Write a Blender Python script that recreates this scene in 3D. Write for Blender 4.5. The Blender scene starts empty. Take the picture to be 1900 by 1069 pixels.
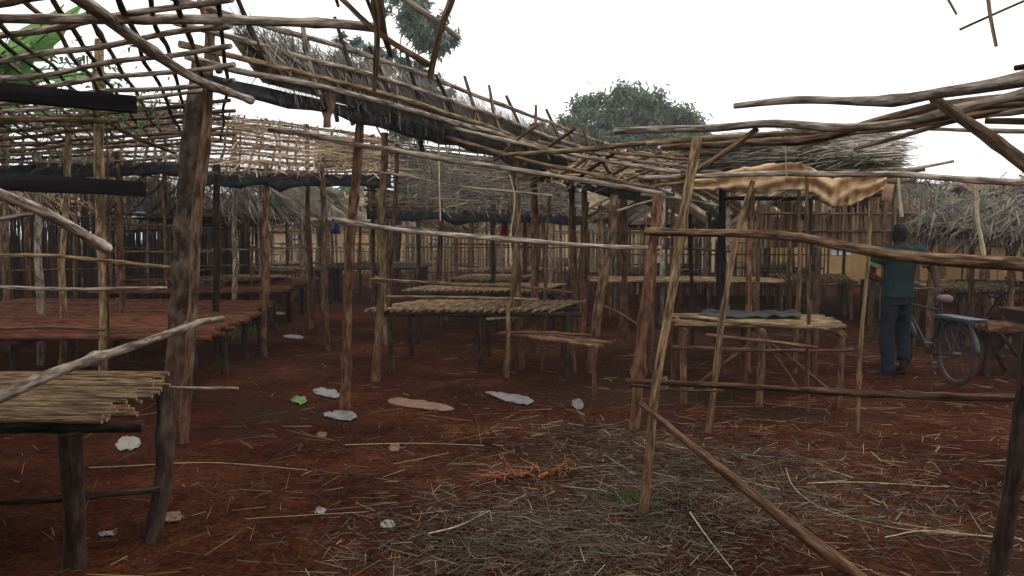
import bpy, bmesh, math, random
from mathutils import Vector, Matrix, noise
R = math.radians
random.seed(11)
sc = bpy.context.scene
col = sc.collection

# ------------------------------------------------------------------ camera
F, CX, CY, HC = 1491.0, 950.0, 534.5, 1.6
PITCH = math.atan(94.5 / F)
cd = bpy.data.cameras.new('camera')
cam = bpy.data.objects.new('camera', cd); col.objects.link(cam)
cam.location = (0, 0, HC); cam.rotation_euler = (math.pi / 2 - PITCH, 0, 0)
cd.sensor_width = 36; cd.lens = F / 1900 * 36; cd.clip_end = 2000; cd.clip_start = 0.05
sc.camera = cam

# ------------------------------------------------------------------ sky, sun, exposure
w = bpy.data.worlds.new('World'); sc.world = w; w.use_nodes = True
nt = w.node_tree; bg = nt.nodes['Background']
sky = nt.nodes.new('ShaderNodeTexSky'); sky.sky_type = 'NISHITA'; sky.sun_disc = False
sky.sun_elevation = R(62); sky.sun_rotation = R(35); sky.air_density = 1.0; sky.dust_density = 6.0
hs = nt.nodes.new('ShaderNodeHueSaturation'); hs.inputs['Saturation'].default_value = 0.12
mx = nt.nodes.new('ShaderNodeMixRGB'); mx.inputs[0].default_value = 0.8
mx.inputs[2].default_value = (14.6, 14.8, 15.0, 1)      # even overcast cloud
nt.links.new(sky.outputs[0], hs.inputs['Color']); nt.links.new(hs.outputs[0], mx.inputs[1])
nt.links.new(mx.outputs[0], bg.inputs[0]); bg.inputs[1].default_value = 0.1
sd = bpy.data.lights.new('sun', 'SUN'); sd.energy = 0.6; sd.angle = R(25); sd.color = (1, .97, .92)
so = bpy.data.objects.new('sun', sd); col.objects.link(so)
so.rotation_euler = (R(28), 0, R(145))
vs = sc.view_settings; vs.view_transform = 'Standard'; vs.look = 'None'; vs.exposure = 0.25; vs.gamma = 1
sc.cycles.max_bounces = 5; sc.cycles.diffuse_bounces = 3; sc.cycles.transmission_bounces = 3
sc.cycles.transparent_max_bounces = 8

# ------------------------------------------------------------------ pixel -> place helpers
SP, CP = math.sin(PITCH), math.cos(PITCH)
def P(px, py, d):
    a = (px - CX) / F; b = -(py - CY) / F
    y = CP + b * SP; z = -SP + b * CP
    s = d / y
    return Vector((a * s, d, HC + z * s))
def G(px, py, z=0.0):
    a = (px - CX) / F; b = -(py - CY) / F
    y = CP + b * SP; zz = -SP + b * CP
    s = (z - HC) / zz
    return Vector((a * s, y * s, z))
def gz(x, y):
    n = noise.noise(Vector((x * .35, y * .35, 0))) * .035 + noise.noise(Vector((x * 1.3, y * 1.3, 3))) * .014
    n += noise.noise(Vector((x * 4, y * 4, 7))) * .006
    return n

# ------------------------------------------------------------------ materials
def mat(name):
    m = bpy.data.materials.new(name); m.use_nodes = True
    n = m.node_tree; b = n.nodes['Principled BSDF']
    b.inputs['Specular IOR Level'].default_value = .25
    return m, n, b
def N(n, t, **kw):
    o = n.nodes.new(t)
    for k, v in kw.items():
        if k.startswith('i_'):
            o.inputs[k[2:].replace('_', ' ')].default_value = v
        else: setattr(o, k, v)
    return o
def ramp(n, stops):
    r = n.nodes.new('ShaderNodeValToRGB'); e = r.color_ramp.elements
    while len(e) < len(stops): e.new(.5)
    for i, (p, c) in enumerate(stops):
        e[i].position = p; e[i].color = (*c, 1)
    return r
EARTH = (.1, .034, .018)
def wood(name, dark, mid, light, stain=.75, rough=.9, vscale=8.0, island=False):
    m, n, b = mat(name); L = n.links.new
    uv = N(n, 'ShaderNodeUVMap'); mp = N(n, 'ShaderNodeMapping'); mp.inputs['Scale'].default_value = (9, vscale, 1)
    L(uv.outputs[0], mp.inputs[0])
    oi = N(n, 'ShaderNodeObjectInfo')
    off = N(n, 'ShaderNodeVectorMath', operation='ADD'); cx = N(n, 'ShaderNodeCombineXYZ')
    mm = N(n, 'ShaderNodeMath', operation='MULTIPLY'); mm.inputs[1].default_value = 60
    L(oi.outputs['Random'], mm.inputs[0]); L(mm.outputs[0], cx.inputs[2])
    L(mp.outputs[0], off.inputs[0]); L(cx.outputs[0], off.inputs[1])
    n1 = N(n, 'ShaderNodeTexNoise', i_Scale=1.0, i_Detail=6.0, i_Roughness=.65); L(off.outputs[0], n1.inputs['Vector'])
    r = ramp(n, [(.28, dark), (.5, mid), (.72, light)]); L(n1.outputs['Fac'], r.inputs[0])
    # patches of loose bark
    n2 = N(n, 'ShaderNodeTexNoise', i_Scale=.7, i_Detail=5.0, i_Roughness=.6); L(off.outputs[0], n2.inputs['Vector'])
    r2 = ramp(n, [(.42, (.34, .29, .26)), (.5, (.85, .8, .75)), (.62, (1.3, 1.26, 1.2))]); L(n2.outputs['Fac'], r2.inputs[0])
    mu = N(n, 'ShaderNodeMixRGB', blend_type='MULTIPLY'); mu.inputs[0].default_value = .95
    L(r.outputs[0], mu.inputs[1]); L(r2.outputs[0], mu.inputs[2])
    # each pole its own tone
    hv = N(n, 'ShaderNodeHueSaturation'); mr = N(n, 'ShaderNodeMapRange'); mr.inputs[3].default_value = .6; mr.inputs[4].default_value = 1.35
    if island:
        ge = N(n, 'ShaderNodeNewGeometry'); L(ge.outputs['Random Per Island'], mr.inputs[0])
    else: L(oi.outputs['Random'], mr.inputs[0])
    L(mr.outputs[0], hv.inputs['Value']); L(mu.outputs[0], hv.inputs['Color'])
    outc = hv.outputs[0]
    if stain > 0:   # red earth splashed up the foot of the pole
        gp = N(n, 'ShaderNodeNewGeometry'); sx = N(n, 'ShaderNodeSeparateXYZ'); L(gp.outputs['Position'], sx.inputs[0])
        nn = N(n, 'ShaderNodeTexNoise', i_Scale=5.0, i_Detail=3.0); L(gp.outputs['Position'], nn.inputs['Vector'])
        ad = N(n, 'ShaderNodeMath', operation='MULTIPLY_ADD'); ad.inputs[1].default_value = -1.1; L(nn.outputs['Fac'], ad.inputs[0]); L(sx.outputs[2], ad.inputs[2])
        m2 = N(n, 'ShaderNodeMapRange'); m2.inputs[1].default_value = -.5; m2.inputs[2].default_value = .75; m2.inputs[3].default_value = stain; m2.inputs[4].default_value = 0.0
        L(ad.outputs[0], m2.inputs[0])
        mi = N(n, 'ShaderNodeMixRGB'); mi.inputs[2].default_value = (*EARTH, 1)
        L(m2.outputs[0], mi.inputs[0]); L(outc, mi.inputs[1]); outc = mi.outputs[0]
    L(outc, b.inputs['Base Color']); b.inputs['Roughness'].default_value = rough; b.inputs['Specular IOR Level'].default_value = .1
    bp = N(n, 'ShaderNodeBump', i_Strength=.9, i_Distance=.02); L(n1.outputs['Fac'], bp.inputs['Height']); L(bp.outputs[0], b.inputs['Normal'])
    return m
M = {}
M['grey'] = wood('weathered_grey_pole', (.13, .108, .086), (.34, .285, .23), (.55, .49, .41), stain=.5)
M['brown'] = wood('brown_bark_pole', (.06, .036, .022), (.18, .112, .066), (.33, .225, .145), stain=.5)
M['yellow'] = wood('stripped_yellow_pole', (.1, .066, .035), (.27, .185, .1), (.43, .32, .19), stain=.55)
M['dark'] = wood('dark_bark_pole', (.014, .01, .009), (.036, .026, .021), (.08, .058, .046), stain=.15)
M['trunk'] = wood('old_trunk_bark', (.035, .026, .02), (.09, .066, .05), (.17, .13, .1), stain=.5)
M['reed'] = wood('split_reed', (.09, .06, .034), (.25, .175, .1), (.42, .32, .19), stain=.2, island=True)
M['redstick'] = wood('red_dusted_sticks', (.06, .032, .019), (.155, .08, .045), (.27, .155, .09), stain=.3)
M['platform'] = wood('earth_caked_sticks', (.06, .024, .014), (.13, .05, .028), (.2, .085, .05), stain=.5)
M['plank'] = wood('black_weathered_plank', (.008, .007, .008), (.018, .015, .016), (.035, .03, .03), stain=0, vscale=.6)

def straw_mat(name, stops, rough=.9, transl=.0):
    m, n, b = mat(name); L = n.links.new
    ge = N(n, 'ShaderNodeNewGeometry'); r = ramp(n, stops); L(ge.outputs['Random Per Island'], r.inputs[0])
    nz = N(n, 'ShaderNodeTexNoise', i_Scale=1.4, i_Detail=4.0); L(ge.outputs['Position'], nz.inputs['Vector'])
    r2 = ramp(n, [(.3, (.62, .6, .6)), (.7, (1.2, 1.18, 1.12))]); L(nz.outputs['Fac'], r2.inputs[0])
    mu = N(n, 'ShaderNodeMixRGB', blend_type='MULTIPLY'); mu.inputs[0].default_value = 1
    L(r.outputs[0], mu.inputs[1]); L(r2.outputs[0], mu.inputs[2])
    L(mu.outputs[0], b.inputs['Base Color']); b.inputs['Roughness'].default_value = rough
    if transl > 0:
        tr = N(n, 'ShaderNodeBsdfTranslucent'); L(mu.outputs[0], tr.inputs[0])
        mi = N(n, 'ShaderNodeMixShader'); mi.inputs[0].default_value = transl
        L(b.outputs[0], mi.inputs[1]); L(tr.outputs[0], mi.inputs[2]); L(mi.outputs[0], n.nodes['Material Output'].inputs[0])
    return m
M['thatch'] = straw_mat('old_grass_thatch', [(0, (.1, .085, .07)), (.35, (.19, .165, .135)), (.75, (.3, .265, .215)), (1, (.42, .36, .28))])
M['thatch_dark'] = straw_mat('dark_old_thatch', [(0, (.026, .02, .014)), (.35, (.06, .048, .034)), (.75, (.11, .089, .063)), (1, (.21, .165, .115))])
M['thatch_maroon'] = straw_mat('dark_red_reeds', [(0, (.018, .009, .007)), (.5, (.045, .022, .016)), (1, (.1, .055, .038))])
M['thatch_red'] = straw_mat('brown_reed_roof', [(0, (.08, .05, .03)), (.4, (.2, .13, .075)), (.8, (.34, .235, .14)), (1, (.48, .36, .22))])
M['straw'] = straw_mat('scattered_straw', [(0, (.1, .06, .03)), (.55, (.2, .13, .065)), (.9, (.36, .27, .15)), (1, (.52, .44, .3))])
M['straw_grey'] = straw_mat('rotting_hay', [(0, (.025, .021, .014)), (.5, (.06, .05, .032)), (.9, (.12, .1, .062)), (1, (.26, .22, .15))])
M['grassg'] = straw_mat('green_grass', [(0, (.04, .07, .02)), (.6, (.09, .14, .045)), (1, (.17, .19, .07))], transl=.3)
M['leaf'] = straw_mat('tree_leaf', [(0, (.08, .11, .06)), (.5, (.14, .185, .11)), (1, (.22, .27, .18))], rough=.6, transl=.5)
M['leaf2'] = straw_mat('airy_tree_leaf', [(0, (.1, .14, .1)), (.5, (.17, .22, .17)), (1, (.26, .31, .25))], rough=.55, transl=.4)
M['vine'] = straw_mat('creeper_leaf', [(0, (.04, .08, .03)), (.6, (.08, .15, .05)), (1, (.15, .22, .08))], rough=.5, transl=.45)

def simple(name, c, rough=.8, var=.25, scale=8, bump=.0, spec=.25):
    m, n, b = mat(name); L = n.links.new
    tc = N(n, 'ShaderNodeTexCoord'); nz = N(n, 'ShaderNodeTexNoise', i_Scale=float(scale), i_Detail=5.0)
    L(tc.outputs['Object'], nz.inputs['Vector'])
    lo = tuple(x * (1 - var) for x in c); hi = tuple(min(1, x * (1 + var)) for x in c)
    r = ramp(n, [(.3, lo), (.7, hi)]); L(nz.outputs['Fac'], r.inputs[0]); L(r.outputs[0], b.inputs['Base Color'])
    b.inputs['Roughness'].default_value = rough; b.inputs['Specular IOR Level'].default_value = spec
    if bump:
        bp = N(n, 'ShaderNodeBump', i_Strength=bump, i_Distance=.02); L(nz.outputs['Fac'], bp.inputs['Height']); L(bp.outputs[0], b.inputs['Normal'])
    return m
M['tarp'] = simple('black_plastic_sheet', (.02, .021, .024), .6, .75, 11, .9, .3)
M['tarpg'] = simple('grey_plastic_sheet', (.022, .021, .021), .7, .5, 9, .6, .2)
M['cloth'] = simple('ochre_sackcloth', (.45, .29, .15), 1.0, .12, 14, .3)
M['ragbrown'] = simple('brown_rag', (.3, .17, .1), .95, .3, 12, .3)
M['bag'] = simple('clear_plastic_bag', (.125, .11, .1), .35, .45, 14, .5, .5)
M['card'] = simple('cardboard', (.16, .085, .052), .9, .3, 9, .2)
M['fibre'] = simple('orange_fibre', (.24, .075, .024), .9, .3, 12)
M['white'] = simple('white_scrap', (.25, .215, .185), .7, .2, 20)
M['greenscrap'] = simple('green_leaf_scrap', (.09, .17, .035), .6, .3, 20)
M['mud'] = simple('ochre_mud_wall', (.5, .3, .13), .95, .3, 2.2, .4)
M['mudred'] = simple('red_mud_wall', (.26, .12, .07), .95, .3, 2.2, .4)
M['mudpink'] = simple('pale_mud_wall', (.56, .4, .24), .95, .2, 2.0, .4)
M['whitewin'] = simple('white_window_light', (.78, .78, .78), .9, .1, 6)  # white panel colour stands in for light seen through the window
M['winframe'] = simple('dark_window_frame', (.04, .03, .025), .8, .2, 6)
M['saddle'] = simple('faded_pink_saddle', (.15, .095, .095), .9, .3, 12)
M['redcloth'] = simple('red_cloth', (.4, .03, .04), .9, .3, 9)
M['pinkcloth'] = simple('pink_cloth', (.3, .18, .2), .9, .2, 9)
M['bluecloth'] = simple('blue_cloth', (.025, .035, .09), .9, .3, 9)
M['palebluecloth'] = simple('pale_cloth', (.45, .48, .55), .9, .2, 9)
M['yellowcloth'] = simple('yellow_cloth', (.6, .5, .08), .9, .2, 9)
M['fibrestrip'] = simple('pale_bark_strip', (.5, .42, .26), .9, .3, 20)
M['skin'] = simple('dark_brown_skin', (.04, .021, .014), .75, .15, 12, 0, .1)
M['hair'] = simple('black_hair', (.008, .007, .007), .9, .3, 60, .6)
M['shirt'] = simple('dark_green_shirt', (.0085, .0225, .021), .95, .35, 8, .6)
M['sleeve'] = simple('camo_sleeve_band', (.2, .17, .08), .9, .6, 26)
M['jeans'] = simple('dark_blue_jeans', (.009, .012, .018), .95, .5, 8, .5)
M['sandal'] = simple('dark_sandal', (.02, .014, .012), .7, .2, 9)
M['tyre'] = simple('dusty_tyre', (.06, .038, .03), .9, .35, 12)
M['steel'] = simple('dull_steel', (.055, .042, .036), .45, .3, 12, 0, .5)
M['bikeblack'] = simple('chipped_black_paint', (.025, .022, .022), .5, .5, 16, 0, .4)
M['carrier'] = simple('blue_grey_carrier', (.05, .06, .078), .6, .25, 9)
M['stalk'] = simple('banana_stalk', (.11, .1, .05), .7, .35, 4, .3)
M['banana'] = simple('banana_leaf', (.1, .24, .07), .5, .3, 3, .2)
bt = M['banana'].node_tree; bb = bt.nodes['Principled BSDF']; tl = N(bt, 'ShaderNodeBsdfTranslucent'); tl.inputs[0].default_value = (.22, .42, .12, 1)
ms_ = N(bt, 'ShaderNodeMixShader'); ms_.inputs[0].default_value = .45
bt.links.new(bb.outputs[0], ms_.inputs[1]); bt.links.new(tl.outputs[0], ms_.inputs[2]); bt.links.new(ms_.outputs[0], bt.nodes['Material Output'].inputs[0])

# red earth
gm, n, b = mat('trampled_red_earth'); L = n.links.new
ge = N(n, 'ShaderNodeNewGeometry')
a1 = N(n, 'ShaderNodeTexNoise', i_Scale=.7, i_Detail=8.0, i_Roughness=.68); L(ge.outputs['Position'], a1.inputs['Vector'])
a2 = N(n, 'ShaderNodeTexNoise', i_Scale=9.0, i_Detail=8.0, i_Roughness=.7); L(ge.outputs['Position'], a2.inputs['Vector'])
a3 = N(n, 'ShaderNodeTexNoise', i_Scale=38.0, i_Detail=4.0); L(ge.outputs['Position'], a3.inputs['Vector'])
r1 = ramp(n, [(.3, (.0165, .006, .0037)), (.5, (.043, .0142, .0078)), (.7, (.088, .03, .0148))]); L(a1.outputs['Fac'], r1.inputs[0])
r2 = ramp(n, [(.34, (.55, .55, .57)), (.5, (1, 1, 1)), (.68, (1.4, 1.35, 1.3))]); L(a2.outputs['Fac'], r2.inputs[0])
r3 = ramp(n, [(.38, (.6, .6, .61)), (.62, (1.4, 1.38, 1.35))]); L(a3.outputs['Fac'], r3.inputs[0])
mu = N(n, 'ShaderNodeMixRGB', blend_type='MULTIPLY'); mu.inputs[0].default_value = 1; L(r1.outputs[0], mu.inputs[1]); L(r2.outputs[0], mu.inputs[2])
mu2 = N(n, 'ShaderNodeMixRGB', blend_type='MULTIPLY'); mu2.inputs[0].default_value = .8; L(mu.outputs[0], mu2.inputs[1]); L(r3.outputs[0], mu2.inputs[2])
# grey-brown rotted hay trodden into the soil in patches
a4 = N(n, 'ShaderNodeTexNoise', i_Scale=.33, i_Detail=5.0, i_Roughness=.6); mp = N(n, 'ShaderNodeMapping'); mp.inputs['Location'].default_value = (3.1, 1.4, 0)
L(ge.outputs['Position'], mp.inputs[0]); L(mp.outputs[0], a4.inputs['Vector'])
r4 = ramp(n, [(.5, (0, 0, 0)), (.64, (.75, .75, .75))]); L(a4.outputs['Fac'], r4.inputs[0])
mi = N(n, 'ShaderNodeMixRGB'); mi.inputs[2].default_value = (.03, .0205, .0125, 1); L(r4.outputs[0], mi.inputs[0]); L(mu2.outputs[0], mi.inputs[1])
L(mi.outputs[0], b.inputs['Base Color']); b.inputs['Roughness'].default_value = 1.0; b.inputs['Specular IOR Level'].default_value = 0
ad = N(n, 'ShaderNodeMath', operation='MULTIPLY_ADD'); ad.inputs[1].default_value = .35; L(a3.outputs['Fac'], ad.inputs[0]); L(a2.outputs['Fac'], ad.inputs[2])
bp = N(n, 'ShaderNodeBump', i_Strength=.9, i_Distance=.05); L(ad.outputs[0], bp.inputs['Height']); L(bp.outputs[0], b.inputs['Normal'])
M['earth'] = gm

# ------------------------------------------------------------------ object helpers
def thing(name, label, cat, loc=(0, 0, 0), group=None, rotz=0):
    o = bpy.data.objects.new(name, None); col.objects.link(o)
    o.empty_display_size = .1
    o.location = loc; o.rotation_euler = (0, 0, rotz); o['label'] = label; o['category'] = cat
    if group: o['group'] = group
    return o
def meshobj(name, verts, faces, m, parent=None, uvs=None, origin=None, smooth=True, kind=None):
    """verts in the parent's space shifted by its location (parents built unrotated)"""
    og = Vector(origin) if origin is not None else Vector((0, 0, 0))
    me = bpy.data.meshes.new(name)
    me.from_pydata([tuple(Vector(v) - og) for v in verts], [], faces)
    if uvs:
        ul = me.uv_layers.new(name='UVMap')
        flat = []
        for p in me.polygons:
            for li, vi in zip(p.loop_indices, p.vertices): flat.extend(uvs[vi])
        ul.data.foreach_set('uv', flat)
    if smooth: me.polygons.foreach_set('use_smooth', [True] * len(me.polygons))
    me.materials.append(M[m] if isinstance(m, str) else m); me.update()
    o = bpy.data.objects.new(name, me); col.objects.link(o)
    if parent is not None:
        base = Vector(parent.location) if parent.parent is None else Vector(parent.location) + Vector(parent.parent.location)
        o.parent = parent; o.location = og - base
    else: o.location = og
    if kind: o['kind'] = kind
    return o
def tag(o, label, cat, group=None, kind=None):
    if label: o['label'] = label
    if cat: o['category'] = cat
    if group: o['group'] = group
    if kind: o['kind'] = kind
    return o
def copy_tree(root, loc, rotz, label=None, scale=None):
    r = root.copy(); col.objects.link(r); r.location = loc; r.rotation_euler = (0, 0, rotz)
    if label: r['label'] = label
    if scale: r.scale = scale
    for ch in list(root.children):
        c = ch.copy(); col.objects.link(c); c.parent = r
        for g in ch.children:
            k = g.copy(); col.objects.link(k); k.parent = c
    return r

def catmull(pts, n):
    p = [Vector(q) for q in pts]
    if len(p) == 2:
        return [p[0].lerp(p[1], i / n) for i in range(n + 1)]
    ln = [(p[i + 1] - p[i]).length for i in range(len(p) - 1)]; tot = sum(ln); out = []
    for i in range(n + 1):
        s = tot * i / n; k = 0
        while k < len(ln) - 1 and s > ln[k]: s -= ln[k]; k += 1
        t = min(1, s / max(ln[k], 1e-6))
        p1, p2 = p[k], p[k + 1]
        p0 = p[k - 1] if k else p1 * 2 - p2
        p3 = p[k + 2] if k + 2 < len(p) else p2 * 2 - p1
        out.append(.5 * ((2 * p1) + (p2 - p0) * t + (2 * p0 - 5 * p1 + 4 * p2 - p3) * t * t + (3 * p1 - p0 - 3 * p2 + p3) * t ** 3))
    return out
def tube(pts, r0, r1, sides=8, seg=None, wob=.0, lump=.08, cap=True):
    tot = sum((Vector(pts[i + 1]) - Vector(pts[i])).length for i in range(len(pts) - 1))
    if seg is None: seg = max(4, min(44, int(tot / .075)))
    c = catmull(pts, seg); sd_ = random.random() * 100
    if wob:
        for i, q in enumerate(c):
            t = i / seg * tot
            q += Vector((noise.noise(Vector((t * 1.1, sd_, 0))), noise.noise(Vector((t * 1.1, sd_, 9))), noise.noise(Vector((t * 1.1, sd_, 17))))) * wob
    V, Fc, U = [], [], []
    d0 = (c[1] - c[0]).normalized()
    up = Vector((0, 0, 1)) if abs(d0.z) < .8 else Vector((1, 0, 0))
    nrm = (up - d0 * up.dot(d0)).normalized()
    kn = [(random.random() * tot, random.uniform(.12, .35)) for _ in range(int(tot / .55))] if lump > 0 else []
    ln = 0
    for i in range(seg + 1):
        d = (c[min(i + 1, seg)] - c[max(i - 1, 0)]).normalized()
        nrm = (nrm - d * nrm.dot(d)).normalized(); bn = d.cross(nrm)
        if i: ln += (c[i] - c[i - 1]).length
        rr = r0 + (r1 - r0) * i / seg
        rr *= 1 + lump * noise.noise(Vector((ln * 4, sd_, 5))) * 1.6
        for ks, ka in kn: rr *= 1 + ka * math.exp(-((ln - ks) / .05) ** 2)
        for k in range(sides + 1):
            a = 2 * math.pi * k / sides
            rk = rr * (1 + lump * .8 * noise.noise(Vector((math.cos(a) * .8 + sd_, math.sin(a) * .8, ln * 3))))
            V.append(c[i] + nrm * math.cos(a) * rk + bn * math.sin(a) * rk); U.append((k / sides, ln))
    S = sides + 1
    for i in range(seg):
        for k in range(sides):
            Fc.append((i * S + k, i * S + k + 1, (i + 1) * S + k + 1, (i + 1) * S + k))
    if cap:
        for ring, rev in ((0, True), (seg, False)):
            b0 = len(V); off = ring * S
            for k in range(sides): V.append(V[off + k].copy()); U.append((.5 + .1 * math.cos(k), .2 * math.sin(k)))
            f = list(range(b0, b0 + sides)); Fc.append(tuple(f if not rev else f[::-1]))
    return V, Fc, U
def pole(name, pts, w0, w1, m, parent, sides=8, wob=.008, lump=.09, seg=None):
    V, Fc, U = tube(pts, w0, w1, sides, seg, wob, lump)
    return meshobj(name, V, Fc, m, parent, U, origin=pts[0])
def pp(name, pix, d0, d1, wp0, wp1, m, parent, sides=8, wob=.004, lump=.09, foot=False):
    """a pole through picture points, its ends d0 and d1 metres off; wp = width in picture units"""
    n_ = len(pix) - 1
    cum = [0.0]
    for i in range(n_): cum.append(cum[-1] + math.hypot(pix[i + 1][0] - pix[i][0], pix[i + 1][1] - pix[i][1]))
    pts = []
    for (x, y), s in zip(pix, cum):
        t = s / cum[-1]
        pts.append(P(x, y, 1 / ((1 - t) / d0 + t / d1)))
    if foot: pts[0].z = -.12
    return pole(name, pts, wp0 * .86 * d0 / F / 2, wp1 * .86 * d1 / F / 2, m, parent, sides, max(wob, .022), lump)
def post(pix, wp0, wp1, m, parent, lean=.0, sides=9, lump=.12, name='post'):
    g = G(*pix[0]); d0 = g.y; d1 = d0 + lean
    pts = [Vector((g.x, g.y, -.15))]
    n_ = len(pix) - 1
    pts += [P(x, y, d0 + (d1 - d0) * (i + 1) / n_) for i, (x, y) in enumerate(pix[1:])]
    pole_ = pole(name, pts, wp0 * .7 * d0 / F / 2, wp1 * .7 * d1 / F / 2, m, parent, sides, .035, lump)
    return pole_
def join(lst):
    V, Fc, U = [], [], []
    for v, f, u in lst:
        o = len(V); V += v; U += u; Fc += [tuple(i + o for i in q) for q in f]
    return V, Fc, U
def box(x0, x1, y0, y1, z0, z1):
    V = [Vector(v) for v in ((x0, y0, z0), (x1, y0, z0), (x1, y1, z0), (x0, y1, z0), (x0, y0, z1), (x1, y0, z1), (x1, y1, z1), (x0, y1, z1))]
    return V, [(0, 3, 2, 1), (4, 5, 6, 7), (0, 1, 5, 4), (1, 2, 6, 5), (2, 3, 7, 6), (3, 0, 4, 7)]

def strand(V, Fc, a, d, length, wd, nrm, droop=.0, segs=2):
    """one blade: a thin folded strip of straw"""
    side = d.cross(nrm)
    if side.length < 1e-4: side = Vector((1, 0, 0))
    side = side.normalized() * wd * .5
    b0 = len(V)
    for i in range(segs + 1):
        t = i / segs
        c = a + d * length * t + Vector((0, 0, -droop * t * t))
        k = 1 - .5 * t
        V.append(c - side * k); V.append(c + side * k + nrm * wd * .3)
    for i in range(segs):
        Fc.append((b0 + 2 * i, b0 + 2 * i + 1, b0 + 2 * i + 3, b0 + 2 * i + 2))
def bil(c, u, v):
    return c[0].lerp(c[1], u).lerp(c[3].lerp(c[2], u), v)      # c: eave0, eave1, ridge1, ridge0
def thatch(parent, c, n, m='thatch', length=.7, wd=.018, along='slope', thick=.09, spread=.35, gaps=0.0, name='thatch', v0=0., v1=1., hang=.12, body=True):
    """grass thatch over the patch c = [eave0, eave1, ridge1, ridge0]: a lumpy body under thousands of blades"""
    c = [Vector(q) for q in c]
    nrm = (c[1] - c[0]).cross(c[3] - c[0]).normalized()
    if nrm.z < 0: nrm = -nrm
    V, Fc = [], []
    sx = random.random() * 50
    if body:
        nu = max(4, int((c[1] - c[0]).length / .25)); nv = max(3, int((c[3] - c[0]).length / .22))
        for k, lift in ((0, thick * .35), (1, -.01)):
            for j in range(nv + 1):
                for i in range(nu + 1):
                    q = bil(c, i / nu, v0 + (v1 - v0) * j / nv)
                    V.append(q + nrm * (lift + .05 * noise.noise(Vector((i * .6 + sx, j * .6, k)))))
        S = nu + 1; T = S * (nv + 1)
        for j in range(nv):
            for i in range(nu):
                if gaps and noise.noise(Vector((i * .9 + sx, j * .9, 4))) > .45 - gaps: continue
                a = j * S + i
                Fc.append((a, a + 1, a + S + 1, a + S)); Fc.append((T + a, T + a + S, T + a + S + 1, T + a + 1))
    for _ in range(n):
        u, v = random.random(), v0 + (v1 - v0) * random.random()
        if gaps and noise.noise(Vector((u * 7 + sx, v * 5, 2))) > .4 - gaps * .8: continue
        q = bil(c, u, v)
        su = (bil(c, min(1, u + .02), v) - bil(c, max(0, u - .02), v)).normalized()
        sv = (bil(c, u, max(0, v - .02)) - bil(c, u, min(1, v + .02))).normalized()
        if along == 'slope': d = sv + su * random.gauss(0, spread)
        elif along == 'across': d = su * random.choice((-1, 1)) + sv * random.gauss(0, spread)
        else: d = sv * random.gauss(0, 1) + su * random.gauss(0, 1)
        d = (d.normalized() + nrm * random.gauss(0, .07)).normalized()
        ll = length * random.uniform(.5, 1.3)
        a = q + nrm * (thick * random.random()) - d * ll * .5
        strand(V, Fc, a, d, ll, wd * random.uniform(.6, 1.4), nrm, droop=hang * random.random() * (1 if v < v0 + .25 else .25))
    og = c[0]
    return meshobj(name, V, Fc, m, parent, origin=og, smooth=False, kind='stuff')
def sheet(name, grid, m, parent=None, thick=.006, label=None, cat=None):
    """cloth or plastic: a grid of points with a little thickness"""
    nv, nu = len(grid), len(grid[0]); V = [Vector(p) for r_ in grid for p in r_]; Fc = []
    for j in range(nv - 1):
        for i in range(nu - 1): Fc.append((j * nu + i, j * nu + i + 1, (j + 1) * nu + i + 1, (j + 1) * nu + i))
    o = meshobj(name, V, Fc, m, parent, origin=V[0])
    md = o.modifiers.new('thickness', 'SOLIDIFY'); md.thickness = thick; md.offset = 0
    return o

# ------------------------------------------------------------------ ground
def axis(lo, hi, fine0, fine1, st):
    v = [fine0]
    while v[-1] < fine1: v.append(v[-1] + st)
    s = st
    while v[-1] < hi: s *= 1.25; v.append(v[-1] + s)
    s = st
    while v[0] > lo: s *= 1.25; v.insert(0, v[0] - s)
    return v
xs = axis(-260, 260, -6, 8, .11); ys = axis(-60, 420, 2.5, 15, .11)
V = [(x, y, gz(x, y) if abs(x) < 60 and -20 < y < 80 else 0) for y in ys for x in xs]; S = len(xs)
Fc = [(j * S + i, j * S + i + 1, (j + 1) * S + i + 1, (j + 1) * S + i) for j in range(len(ys) - 1) for i in range(S - 1)]
g_ = meshobj('ground', V, Fc, 'earth'); g_['kind'] = 'structure'

# ------------------------------------------------------------------ near stall overhead on the left
s = thing('market_stall', 'bare roofless stall frame with one thick dark trunk post, standing at the front', 'stall', G(330, 790))
post([(325, 775), (333, 640), (342, 480), (358, 260), (373, 118)], 64, 56, 'trunk', s, sides=12)
post([(343, 822), (352, 640), (366, 450), (385, 190), (403, -40)], 24, 29, 'brown', s)
pp('pole', [(-120, 34), (150, 35), (400, 37), (600, 44), (705, 54)], 4.4, 4.7, 22, 20, 'grey', s)
pp('pole', [(60, -60), (150, 3), (250, 76), (350, 140), (405, 165), (466, 188)], 3.9, 6.0, 36, 15, 'grey', s)
pp('rail', [(-140, 792), (0, 738), (120, 688), (240, 645), (345, 608), (412, 592)], 2.95, 6.2, 34, 13, 'grey', s)
pp('rail', [(-90, 318), (0, 362), (80, 394), (150, 432), (197, 460)], 3.2, 4.4, 28, 22, 'grey', s)
pp('rail', [(-80, 421), (20, 402), (58, 398)], 3.5, 3.9, 12, 9, 'grey', s)
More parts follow.
